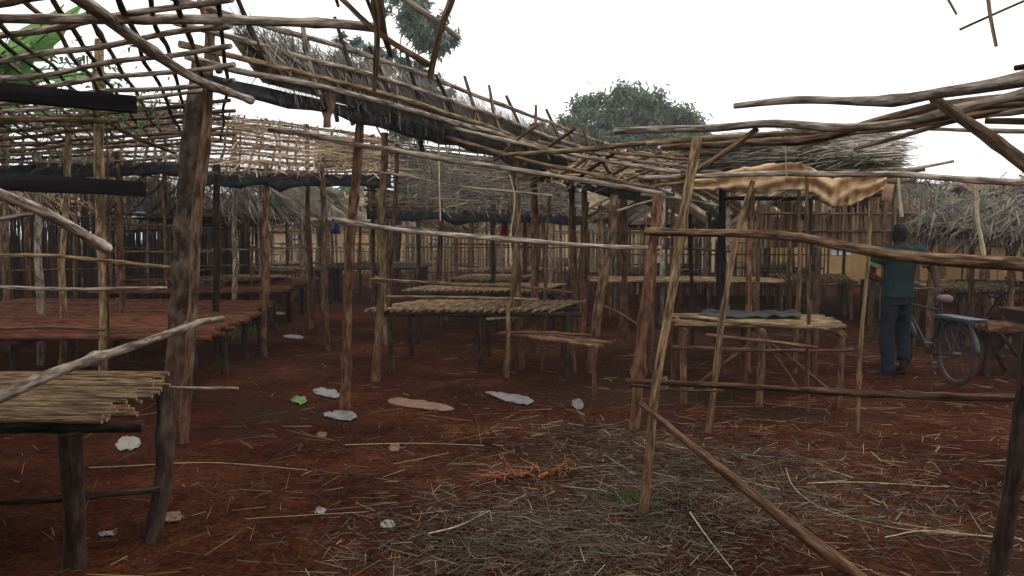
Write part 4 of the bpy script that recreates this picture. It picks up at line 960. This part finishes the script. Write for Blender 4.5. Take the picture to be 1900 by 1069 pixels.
# ------------------------------------------------------------------ bicycle
bk = thing('bicycle', 'dusty black roadster bicycle with a blue-grey carrier, pushed by the person', 'bicycle', (0, 0, 0))
def torus(c, R_, r_, n=40, k=8):
    V, Fc = [], []
    for i in range(n):
        a = 2 * math.pi * i / n
        for j in range(k):
            b2 = 2 * math.pi * j / k; rr = R_ + r_ * math.cos(b2)
            V.append(Vector((c[0] + r_ * math.sin(b2), c[1] + rr * math.cos(a), c[2] + rr * math.sin(a))))
    for i in range(n):
        for j in range(k): Fc.append((i * k + j, i * k + (j + 1) % k, ((i + 1) % n) * k + (j + 1) % k, ((i + 1) % n) * k + j))
    return V, Fc
for wy in (0, 1.12):
    c = Vector((0, wy, .345))
    V, Fc = torus(c, .318, .024); wh = meshobj('wheel', V, Fc, 'tyre', bk, origin=c)
    wh['label'] = 'dusty black tyre' ; del wh['label']
    V, Fc = torus(c, .293, .013, 36, 6)
    r_ = meshobj('rim', V, Fc, 'steel', wh, origin=c); r_.location = (0, 0, 0)
    sp_ = []
    for i in range(20):
        a = 2 * math.pi * i / 20; s_ = .03 if i % 2 else -.03
        sp_.append(tube([c + Vector((s_, .02 * math.cos(a + 1), .02 * math.sin(a + 1))), c + Vector((0, .293 * math.cos(a), .293 * math.sin(a)))], .0022, .0022, 4, 1, cap=False, lump=0))
    sp_.append(tube([c + Vector((-.05, 0, 0)), c + Vector((.05, 0, 0))], .022, .022, 8, 2, lump=0))
    V, Fc, U_ = join(sp_); r_ = meshobj('spokes', V, Fc, 'steel', wh, U_, origin=c); r_.location = (0, 0, 0)
BB, ST, HT, HB = (0, .45, .29), (0, .29, .84), (0, .90, .86), (0, .935, .70)
fr = [tube([BB, ST], .015, .015, 8, 3, lump=0), tube([(0, .31, .79), (0, .9, .82)], .014, .014, 8, 3, lump=0), tube([BB, (0, .925, .74)], .016, .016, 8, 3, lump=0), tube([HT, HB], .019, .019, 8, 2, lump=0)]
for s_ in (-1, 1):
    fr.append(tube([(s_ * .03, .45, .29), (s_ * .055, 0, .345)], .01, .009, 6, 3, lump=0)); fr.append(tube([(s_ * .02, .31, .79), (s_ * .055, 0, .345)], .009, .008, 6, 3, lump=0))
V, Fc, U_ = join(fr); meshobj('frame', V, Fc, 'bikeblack', bk, U_)
fk = []
for s_ in (-1, 1): fk.append(tube([(s_ * .01, .94, .70), (s_ * .05, .96, .66), (s_ * .055, 1.06, .45), (s_ * .055, 1.12, .345)], .011, .009, 6, 6, lump=0))
V, Fc, U_ = join(fk); meshobj('fork', V, Fc, 'bikeblack', bk, U_)
hb = [tube([(0, .9, .86), (0, .89, .97), (0, .94, .99)], .012, .012, 6, 4, lump=0), tube([(-.28, .72, .985), (-.26, .86, 1.0), (-.1, .95, .99), (.1, .95, .99), (.26, .86, 1.0), (.28, .72, .985)], .011, .011, 8, 16, lump=0)]
V, Fc, U_ = join(hb); hbo = meshobj('handlebar', V, Fc, 'steel', bk, U_)
for s_ in (-1, 1):
    V, Fc, U_ = tube([(s_ * .278, .69, .984), (s_ * .272, .80, .995)], .016, .016, 8, 2, lump=0); meshobj('grip', V, Fc, 'bikeblack', hbo, U_)
# saddle with a pink cover
V, Fc = [], []
prof = [(.13, .03, .045), (.19, .09, .06), (.27, .085, .055), (.36, .035, .04), (.43, .025, .035)]
for (y, hw, hh) in [(p_[0], p_[1] * .85, p_[2] * .8) for p_ in prof]:
    for k in range(10):
        a = 2 * math.pi * k / 10; V.append(Vector((hw * math.cos(a), y, .93 + hh * math.sin(a))))
for i in range(len(prof) - 1):
    for k in range(10): Fc.append((i * 10 + k, i * 10 + (k + 1) % 10, (i + 1) * 10 + (k + 1) % 10, (i + 1) * 10 + k))
Fc += [tuple(range(9, -1, -1)), tuple(range(40, 50))]
sdl = meshobj('saddle', V, Fc, 'saddle', bk); sdl['label'] = 'saddle under a faded pink cover'
V, Fc, U_ = tube([(0, .29, .82), (0, .28, .91)], .013, .013, 6, 2, lump=0); meshobj('seat_post', V, Fc, 'steel', bk, U_)
cr = [tube([(s_ * .09, -.33, .73), (s_ * .09, .3, .73)], .012, .012, 6, 2, lump=0) for s_ in (-1, -.33, .33, 1)] + [tube([(-.1, y, .73), (.1, y, .73)], .01, .01, 6, 2, lump=0) for y in (-.33, -.1, .1, .3)]
cr += [tube([(s_ * .09, -.18, .72), (s_ * .06, 0, .345)], .007, .007, 5, 2, lump=0) for s_ in (-1, 1)]
V, Fc, U_ = join(cr); cro = meshobj('carrier', V, Fc, 'carrier', bk, U_)
V, Fc = box(-.1, .1, -.36, .3, .743, .755); meshobj('board', V, Fc, 'carrier', cro, smooth=False)
# mudguards, crank, chain case, stand
for wy, a0, a1 in ((0, 20, 175), (1.12, 25, 165)):
    V, Fc = [], []
    for i in range(15):
        a = R(a0 + (a1 - a0) * i / 14)
        for dx, rr in ((-.03, .355), (-.02, .368), (0, .373), (.02, .368), (.03, .355)): V.append(Vector((dx, wy + rr * math.cos(a), .345 + rr * math.sin(a))))
    for i in range(14):
        for k in range(4): Fc.append((i * 5 + k, i * 5 + k + 1, i * 5 + 6 + k, i * 5 + 5 + k))
    o = meshobj('mudguard', V, Fc, 'bikeblack', bk); md = o.modifiers.new('t', 'SOLIDIFY'); md.thickness = .003
V, Fc = torus((.045, .45, .29), .085, .008, 24, 6); meshobj('chainring', V, Fc, 'steel', bk)
ck = [tube([(.06, .45, .29), (.065, .56, .16)], .009, .008, 6, 2, lump=0), tube([(-.06, .45, .29), (-.065, .34, .42)], .009, .008, 6, 2, lump=0)]
V, Fc, U_ = join(ck); cko = meshobj('crank', V, Fc, 'steel', bk, U_)
for x, y, z in ((.065, .56, .16), (-.155, .34, .42)):
    V, Fc = box(x, x + .09, y - .04, y + .04, z - .012, z + .012); meshobj('pedal', V, Fc, 'bikeblack', cko, smooth=False)
ch = [tube([(.045, .45, .375), (.05, 0, .38)], .006, .006, 5, 3, lump=0), tube([(.045, .45, .205), (.05, 0, .31)], .006, .006, 5, 3, lump=0)]
V, Fc, U_ = join(ch); meshobj('chain', V, Fc, 'bikeblack', bk, U_)
BK = Vector((4.80, 8.62, gz(4.74, 8.62))); BA = R(5)
bk.location = BK; bk.rotation_euler = (0, 0, BA)
def bikew(x, y, z):
    return BK + Vector((x * math.cos(BA) - y * math.sin(BA), x * math.sin(BA) + y * math.cos(BA), z))

# ------------------------------------------------------------------ person
PB = Vector((4.46, 9.28, 0.0)); PS = 1.045; PB.z = gz(PB.x, PB.y)
def ringtube(rings, k=14):
    """rings: (centre, rx, ry, axis) -> closed loft"""
    V, Fc = [], []
    for (c, rx, ry, ax) in rings:
        d = Vector(ax).normalized(); xa = Vector((1, 0, 0)); xa = (xa - d * xa.dot(d))
        xa = xa.normalized() if xa.length > .15 else Vector((0, 1, 0)); ya = d.cross(xa).normalized()
        for i in range(k):
            a = 2 * math.pi * i / k; V.append(Vector(c) + xa * rx * math.cos(a) + ya * ry * math.sin(a))
    for j in range(len(rings) - 1):
        for i in range(k): Fc.append((j * k + i, j * k + (i + 1) % k, (j + 1) * k + (i + 1) % k, (j + 1) * k + i))
    Fc.append(tuple(range(k - 1, -1, -1))); b0 = (len(rings) - 1) * k; Fc.append(tuple(range(b0, b0 + k)))
    return V, Fc
def limb(pts, radii, n=16, flat=1.0):
    c = catmull(pts, n); rings = []
    for i, q in enumerate(c):
        t = i / n * (len(radii) - 1); k = min(int(t), len(radii) - 2); rr = radii[k] + (radii[k + 1] - radii[k]) * (t - k)
        d = c[min(i + 1, n)] - c[max(i - 1, 0)]
        rings.append((q, rr, rr * flat, d))
    return ringtube(rings)
def ball(c, rx, ry, rz, k=14):
    rings = []
    for i in range(1, 10):
        a = math.pi * i / 10; rings.append((Vector(c) + Vector((0, 0, -rz * math.cos(a))), rx * math.sin(a), ry * math.sin(a), (0, 0, 1)))
    return ringtube(rings, k)
def remeshed(name, pieces, voxel, m, parent, smooth=3, noise_amp=0):
    V, Fc = [], []
    for v, f in pieces:
        o = len(V); V += v; Fc += [tuple(i + o for i in q) for q in f]
    me = bpy.data.meshes.new(name); me.from_pydata([tuple(v) for v in V], [], Fc); me.update()
    bm = bmesh.new(); bm.from_mesh(me); bmesh.ops.recalc_face_normals(bm, faces=bm.faces); bm.to_mesh(me); bm.free()
    o = bpy.data.objects.new(name + '_tmp', me); col.objects.link(o)
    md = o.modifiers.new('r', 'REMESH'); md.mode = 'VOXEL'; md.voxel_size = voxel
    ms = o.modifiers.new('s', 'SMOOTH'); ms.iterations = smooth; ms.factor = .5
    dg = bpy.context.evaluated_depsgraph_get(); me2 = bpy.data.meshes.new_from_object(o.evaluated_get(dg))
    bpy.data.objects.remove(o); bpy.data.meshes.remove(me)
    me2.name = name; me2.materials.clear(); me2.materials.append(M[m]); me2.polygons.foreach_set('use_smooth', [True] * len(me2.polygons))
    if noise_amp:
        for v in me2.vertices:
            q = v.co; dv = noise.noise(Vector((q.x * 9, q.y * 9, q.z * 7))) * noise_amp + noise.noise(Vector((q.x * 22, q.y * 22, q.z * 9))) * noise_amp * .7 + noise.noise(Vector((q.x * 5, q.y * 5, q.z * 20))) * noise_amp * .8
            v.co = q + v.normal * dv
    o2 = bpy.data.objects.new(name, me2); col.objects.link(o2); o2.parent = parent
    return o2
pr = thing('person', 'person in a dark green shirt and dark jeans walking away beside the bicycle', 'person', PB)
pr.scale = (PS, PS, PS)
rel = lambda v: (Vector(v) - PB) / PS
RH = rel(bikew(-.02, .33, .985)); LH = rel(bikew(-.275, .73, .995))
RS, LS = Vector((.235, -.02, 1.385)), Vector((-.185, .03, 1.385))
RE = Vector((.345, -.12, 1.15)); LE = Vector((-.265, .1, 1.13))
LEGL = [(-.075, .02, .90), (-.095, .03, .50), (-.10, -.06, .10)]; LEGR = [(.10, .02, .90), (.115, .08, .52), (.085, .0, .15)]
def hand(wrist, tip, sidev):
    d = (tip - wrist).normalized(); s_ = (sidev - d * sidev.dot(d)).normalized(); up = s_.cross(d)
    pc = [limb([wrist, wrist + d * .045, wrist + d * .085], [.026, .036, .034], 6, .55)]
    for i, (o, ln_) in enumerate(((-.028, .066), (-.009, .075), (.010, .070), (.028, .055))):
        b0 = wrist + d * .075 + s_ * o
        pc.append(limb([b0, b0 + d * ln_ * .5 + Vector((0, 0, -.012)), b0 + d * ln_ * .75 + Vector((0, 0, -.045))], [.0095, .009, .008], 6))
    b0 = wrist + d * .025 + s_ * -.03
    pc.append(limb([b0, b0 - s_ * .022 + d * .03 + Vector((0, 0, -.015)), b0 - s_ * .02 + d * .055 + Vector((0, 0, -.035))], [.012, .0105, .009], 6))
    return pc
body = []
HC_ = Vector((.02, .035, 1.575))
body.append(ball(HC_ + Vector((0, 0, .005)), .072, .09, .105)); body.append(ball(HC_ + Vector((0, .035, -.045)), .055, .055, .065))
body.append(limb([(.02, 0, 1.40), (.02, .015, 1.47), (.02, .025, 1.53)], [.062, .055, .055], 8))
for s_ in (-1, 1): body.append(ball(HC_ + Vector((s_ * .074, .0, -.01)), .012, .022, .032, 8))       # ears
body.append(ball(HC_ + Vector((0, .098, -.015)), .013, .018, .024, 8)); body.append(ball(HC_ + Vector((0, .088, -.062)), .024, .01, .01, 8))   # nose, mouth
for s_ in (-1, 1): body.append(ball(HC_ + Vector((s_ * .03, .08, .012)), .014, .012, .009, 8))       # eyelids
body.append(ringtube([((0, 0, .84), .13, .09, (0, 0, 1)), ((.0, 0, .95), .145, .1, (0, 0, 1)), ((.01, 0, 1.1), .13, .09, (0, 0, 1)), ((.02, 0, 1.28), .16, .1, (0, 0, 1)), ((.02, 0, 1.39), .15, .085, (0, 0, 1)), ((.02, 0, 1.44), .07, .06, (0, 0, 1))]))
for S_, E_, H_, sv in ((RS, RE, RH, Vector((1, 0, 0))), (LS, LE, LH, Vector((-1, 0, 0)))):
    d = (H_ - E_).normalized(); wr = H_ - d * .085
    body.append(limb([S_ + Vector((0, 0, .0)), (S_ + E_) / 2, E_, (E_ + wr) / 2, wr], [.052, .047, .04, .037, .026], 18)); body += hand(wr, H_, sv)
for lg in (LEGL, LEGR): body.append(limb(lg, [.08, .055, .055, .038], 16))
def foot(ank, heel, toe):
    d = (toe - heel).normalized(); pcs = [limb([ank, heel + Vector((0, .02, .035)) , heel + d * .02 + Vector((0, 0, .025))], [.038, .036, .03], 6), limb([heel + Vector((0, 0, .03)), heel.lerp(toe, .5) + Vector((0, 0, .035)), toe + Vector((0, 0, .018))], [.032, .04, .03], 10, .65)]
    for i in range(5):
        o = (i - 2) * .017; pcs.append(limb([toe + Vector((o, -.02, .016)), toe + Vector((o, .025 - abs(i - 1.5) * .006, .012))], [.012, .009], 3))
    return pcs
body += foot(Vector((-.10, -.06, .10)), Vector((-.105, -.09, 0)), Vector((-.12, .12, 0)))
body += foot(Vector((.085, .0, .15)), Vector((.085, -.02, .075)), Vector((.09, .165, .0)))
remeshed('body', body, .0075, 'skin', pr, 2)
hair = [ball(HC_ + Vector((0, -.012, .03)), .083, .096, .092)]
hair.append(ball(HC_ + Vector((0, -.04, -.02)), .07, .062, .075))
remeshed('hair', hair, .009, 'hair', pr, 2, .006)
shirt = [ringtube([((.0, .0, .87), .178, .135, (0, 0, 1)), ((.0, 0, .95), .172, .13, (0, 0, 1)), ((.01, 0, 1.08), .165, .122, (0, 0, 1)), ((.02, 0, 1.25), .182, .125, (0, 0, 1)), ((.022, 0, 1.36), .19, .115, (0, 0, 1)), ((.022, 0, 1.42), .15, .095, (0, 0, 1)), ((.02, .01, 1.465), .068, .066, (0, 0, 1))], 20)]
for S_, E_ in ((RS, RE), (LS, LE)):
    shirt.append(limb([S_ + (Vector((.02, 0, 1.38)) - S_) * .5, S_, S_.lerp(E_, .55)], [.075, .074, .07], 10))
remeshed('shirt', shirt, .011, 'shirt', pr, 4, .009)
for S_, E_ in ((RS, RE), (LS, LE)):
    remeshed('sleeve_cuff', [limb([S_.lerp(E_, .46), S_.lerp(E_, .64)], [.074, .073], 4)], .009, 'sleeve', pr, 2, .005)
tz = [ringtube([((0, 0, .80), .155, .12, (0, 0, 1)), ((0, 0, .88), .158, .12, (0, 0, 1)), ((0, 0, .96), .152, .115, (0, 0, 1))], 18)]
tz.append(limb([(-.07, .01, .86), (-.09, .03, .5), (-.10, -.055, .055)], [.1, .085, .078, .07], 16)); tz.append(limb([(.08, .01, .86), (.11, .08, .52), (.088, .0, .17)], [.1, .085, .078, .068], 16))
remeshed('trousers', tz, .011, 'jeans', pr, 3, .011)
for tx, hy, ty, hz in ((-.113, -.115, .15, 0), (.088, -.045, .19, .062)):
    V, Fc = [], []
    for i in range(9):
        f = i / 8; y = hy + (ty - hy) * f; ww = .042 * (1 - .35 * (1 - math.sin(math.pi * (.15 + .8 * f)))); z = hz * (1 - f) ** 1.2
        for dx, dz in ((-1, -.012), (1, -.012), (1, .006), (-1, .006)): V.append(Vector((tx + dx * ww, y, z + dz)))
    for i in range(8):
        for k in range(4): Fc.append((i * 4 + k, i * 4 + (k + 1) % 4, (i + 1) * 4 + (k + 1) % 4, (i + 1) * 4 + k))
    Fc += [(3, 2, 1, 0), (32, 33, 34, 35)]
    o = meshobj('sandal', V, Fc, 'sandal', None); o.parent = pr

# ------------------------------------------------------------------ litter on the ground
def crumpled(name, label, cat, pix, m, seed, hgt=.03):
    """flat litter: outline from corner points on the ground, crumpled, with thickness"""
    random.seed(seed); q = [G(*p) for p in pix]
    n_ = 9; grid = []
    for j in range(n_):
        row = []
        for i in range(n_ * 2):
            u, v = i / (n_ * 2 - 1), j / (n_ - 1)
            rr_ = .72 + .28 * noise.noise(Vector((math.atan2(v - .5, u - .5) * 1.2, seed, 4))) ; v = .5 + (v - .5) * math.sqrt(max(.04, 1 - (abs(2 * u - 1)) ** 3)) * (rr_ + .28)
            p = q[0].lerp(q[1], u).lerp(q[3].lerp(q[2], u), v)
            e = min(u, 1 - u, v, 1 - v)
            p.x += .02 * noise.noise(Vector((i * .7, j * .7, seed))); p.y += .03 * noise.noise(Vector((i * .6, j * .6, seed + 9)))
            p.z = gz(p.x, p.y) + .006 + hgt * .6 * max(0, .5 + noise.noise(Vector((u * 5, v * 4, seed)))) + .01 * noise.noise(Vector((i * .9, j * 1.1, seed + 3)))
            row.append(p)
        grid.append(row)
    return tag(sheet(name, grid, m, thick=.004), label, cat)
crumpled('plastic_bag', 'pale plastic bag lying left of the red-brown post foot', 'bag', [(578, 730), (632, 745), (630, 724), (585, 720)], 'bag', 1)
crumpled('plastic_bag', 'grey plastic bag with pointed corners in front of the red-brown post', 'bag', [(598, 776), (664, 786), (660, 762), (602, 764)], 'bag', 2)
crumpled('plastic_bag', 'long twisted clear plastic bag on the ground below the small bench', 'bag', [(925, 745), (990, 757), (990, 742), (888, 726)], 'bag', 3)
crumpled('plastic_bag', 'small crumpled clear bag near the bench leg', 'bag', [(1060, 762), (1084, 764), (1080, 744), (1062, 745)], 'bag', 4, .03)
crumpled('cardboard', 'torn flat brown cardboard piece in the middle of the dirt', 'cardboard', [(706, 748), (830, 768), (852, 758), (738, 735)], 'card', 5, .012)
crumpled('paper_scrap', 'crumpled pinkish white scrap by the near table', 'scrap', [(214, 838), (256, 838), (264, 816), (222, 812)], 'white', 6, .02)
crumpled('plant_scrap', 'bright green leaf scrap left of the plastic bags', 'scrap', [(540, 746), (566, 752), (572, 738), (545, 734)], 'greenscrap', 7, .03)
crumpled('paper_scrap', 'small white scrap under the near table legs', 'scrap', [(182, 997), (216, 997), (216, 989), (186, 989)], 'white', 8, .01)
crumpled('paper_scrap', 'brown husk scraps beside the dark table leg', 'scrap', [(288, 972), (338, 972), (340, 954), (300, 952)], 'card', 9, .02)
crumpled('paper_scrap', 'small round white scrap on the dirt, middle foreground', 'scrap', [(706, 988), (732, 988), (732, 974), (708, 974)], 'white', 10, .012)
crumpled('paper_scrap', 'tiny white scrap left of the middle foreground', 'scrap', [(585, 962), (602, 962), (602, 950), (587, 950)], 'white', 12, .01)
crumpled('paper_scrap', 'thin white paper strip in the aisle', 'scrap', [(525, 628), (566, 630), (560, 624), (528, 622)], 'white', 13, .02)
crumpled('paper_scrap', 'pale scrap further up the aisle', 'scrap', [(500, 585), (530, 586), (528, 581), (502, 580)], 'white', 14, .02)
crumpled('leaf_scrap', 'dry brown leaf in front of the cardboard', 'leaf', [(720, 840), (740, 842), (742, 826), (724, 824)], 'card', 15, .015)
crumpled('leaf_scrap', 'small brown leaf in front of the grey plastic bag', 'leaf', [(588, 813), (606, 815), (606, 804), (590, 804)], 'card', 16, .01)
# frayed orange fibre
random.seed(3); V, Fc = [], []
for i in range(240):
    t = random.random(); q = G(910 + 150 * t + random.gauss(0, 6), 893 - 12 * t + random.gauss(0, 5)); q.z = gz(q.x, q.y) + random.uniform(.004, .035)
    strand(V, Fc, q, Vector((random.gauss(.5, .7), random.gauss(0, .6), random.gauss(0, .15))).normalized(), random.uniform(.05, .2), .007, Vector((0, 0, 1)), .01)
tag(meshobj('frayed_fibre', V, Fc, 'fibre', None, origin=V[0], smooth=False), 'tangle of frayed orange fibre on the dirt, front middle', 'fibre')

# single long stems that can be picked out
random.seed(9)
for i, (pts, wd, lb) in enumerate([
        ([(1458, 868), (1475, 905), (1520, 940), (1600, 965), (1700, 985), (1900, 1005)], .006, 'long curved pale straw stem lying at right foreground'),
        ([(1280, 960), (1310, 1000), (1360, 1069)], .007, 'straight pale stem on the dirt right of the near post foot'),
        ([(796, 1000), (850, 985), (908, 955)], .009, 'bent pale stalk lying in the middle foreground'),
        ([(165, 868), (350, 863), (460, 866), (572, 878)], .005, 'long thin pale straw stretching across the dirt by the near table'),
        ([(1500, 900), (1620, 897), (1760, 902)], .006, 'thin pale straw lying beyond the slanting brace'),
        ([(640, 828), (770, 826), (900, 830)], .005, 'thin pale straw lying in front of the cardboard'),
        ([(1640, 1000), (1720, 985), (1860, 1000)], .006, 'pale straw stem crossing the curved stem at right')]):
    q = []
    for p in pts:
        g = G(*p); g.z = gz(g.x, g.y) + .012; q.append(g)
    V, Fc, U_ = tube(q, wd * .55, wd * .35, 5, 16, .02)
    tag(meshobj('straw_stem', V, Fc, 'fibrestrip', None, U_, origin=q[0]), lb, 'straw')

# loose straw trodden over the ground
def scatter(name, label, pts, m, lr, wr):
    V, Fc = [], []
    for (x, y) in pts:
        a = random.gauss(0, 1.1) + (math.pi if random.random() < .5 else 0)
        d = Vector((math.cos(a), math.sin(a), random.gauss(.02, .06))).normalized()
        ll = random.uniform(*lr) * random.choice((.5, .7, 1, 1))
        q = Vector((x, y, gz(x, y) + random.uniform(.002, .014)))
        e = q + d * ll; d = (Vector((e.x, e.y, gz(e.x, e.y) + random.uniform(.002, .02))) - q).normalized()
        strand(V, Fc, q, d, ll, random.uniform(*wr), Vector((0, 0, 1)), random.uniform(-.004, .004), 2)
    o = meshobj(name, V, Fc, m, None, smooth=False); return tag(o, label, 'straw', kind='stuff')
random.seed(15)
pts = []
while len(pts) < 5600:
    x, y = random.uniform(-6, 8), 3.3 + 12 * random.random() ** 1.6
    dens = .35 + .65 * max(0, noise.noise(Vector((x * .5, y * .5, 2))) + .25) + (.5 if x > .2 and 4.3 < y < 7 else 0)
    if random.random() < dens * (.35 if x < -.8 else 1): pts.append((x, y))
scatter('straw_litter', 'pale straw strewn over the red dirt', pts, 'straw', (.03, .34), (.002, .005))
pts = [(random.gauss(cx_, 1.1), random.gauss(cy_, .16)) for cx_, cy_, n_ in ((1.6, 5.0, 30), (-.5, 5.9, 24), (2.4, 5.6, 34), (.6, 6.6, 24), (3.0, 7.5, 30), (-.8, 4.7, 16)) for _ in range(n_)]
scatter('twig_litter', 'long pale stalks lying in streaks on the red dirt', pts, 'straw', (.2, .75), (.002, .0045))
pts = []
for cx_, cy_, sx, sy, n_ in ((.35, 4.3, .55, .42, 3400), (1.2, 4.9, .6, .4, 1700), (1.0, 5.9, .6, .5, 1300), (.1, 3.9, .6, .3, 1900), (2.0, 5.2, .8, .5, 1500), (1.7, 6.2, .6, .6, 900), (-.6, 5.0, .8, .8, 900), (2.3, 4.3, .7, .4, 1000)):
    pts += [(random.gauss(cx_, sx), random.gauss(cy_, sy)) for _ in range(n_)]
scatter('hay_litter', 'grey-brown rotting hay matted on the ground around the near post', pts, 'straw_grey', (.03, .2), (.002, .0045))
V, Fc = [], []
for cx_, cy_, s_, n_, hh in ((.72, 4.75, .1, 130, .09), (.9, 4.6, .2, 80, .06), (-6.5, 13.2, .8, 1400, .28), (-5.2, 12.9, .5, 500, .22), (-8.2, 14.0, .8, 1100, .3), (-4.6, 13.0, .3, 150, .2)):
    for _ in range(n_):
        x, y = random.gauss(cx_, s_), random.gauss(cy_, s_ * .6)
        d = Vector((random.gauss(0, .4), random.gauss(0, .4), 1)).normalized()
        strand(V, Fc, Vector((x, y, gz(x, y) - .01)), d, hh * random.uniform(.5, 1.4), .012 if hh > .1 else .005, Vector((random.gauss(0, 1), -1, .2)).normalized(), hh * .25)
tag(meshobj('grass', V, Fc, 'grassg', None, smooth=False), 'green grass tufts beside the left platforms and the near post', 'grass', kind='stuff')
# clods and small stones of the trodden ground
random.seed(8); V, Fc = [], []
for _ in range(1500):
    x, y = random.uniform(-4, 6), 3.4 + 6.5 * random.random() ** 1.5; r_ = random.uniform(.006, .022); b0 = len(V); z = gz(x, y)
    for dx, dy, dz in ((1, 0, 0), (0, 1, 0), (-1, 0, 0), (0, -1, 0), (0, 0, .8)):
        V.append(Vector((x + dx * r_ * random.uniform(.7, 1.3), y + dy * r_ * random.uniform(.7, 1.3), z + dz * r_ * random.uniform(.6, 1.2) - .002)))
    Fc += [(b0, b0 + 1, b0 + 4), (b0 + 1, b0 + 2, b0 + 4), (b0 + 2, b0 + 3, b0 + 4), (b0 + 3, b0, b0 + 4)]
tag(meshobj('clods', V, Fc, 'earth', None, smooth=True), 'small clods of red earth over the trodden ground', 'dirt', kind='stuff')

# ------------------------------------------------------------------ the milky air of an overcast day
hm = bpy.data.materials.new('pale_haze'); hm.use_nodes = True
hn = hm.node_tree; hn.nodes.remove(hn.nodes['Principled BSDF'])
pv = hn.nodes.new('ShaderNodeVolumePrincipled'); pv.inputs['Density'].default_value = .0014; pv.inputs['Color'].default_value = (.92, .95, .97, 1); pv.inputs['Anisotropy'].default_value = .2
hn.links.new(pv.outputs[0], hn.nodes['Material Output'].inputs['Volume'])
V, Fc = box(-420, 420, -220, 720, -1.2, 12.2)
hz = meshobj('haze', V, Fc, hm, None, smooth=False); hz['kind'] = 'stuff'; hz['label'] = 'thin pale haze over the whole market'
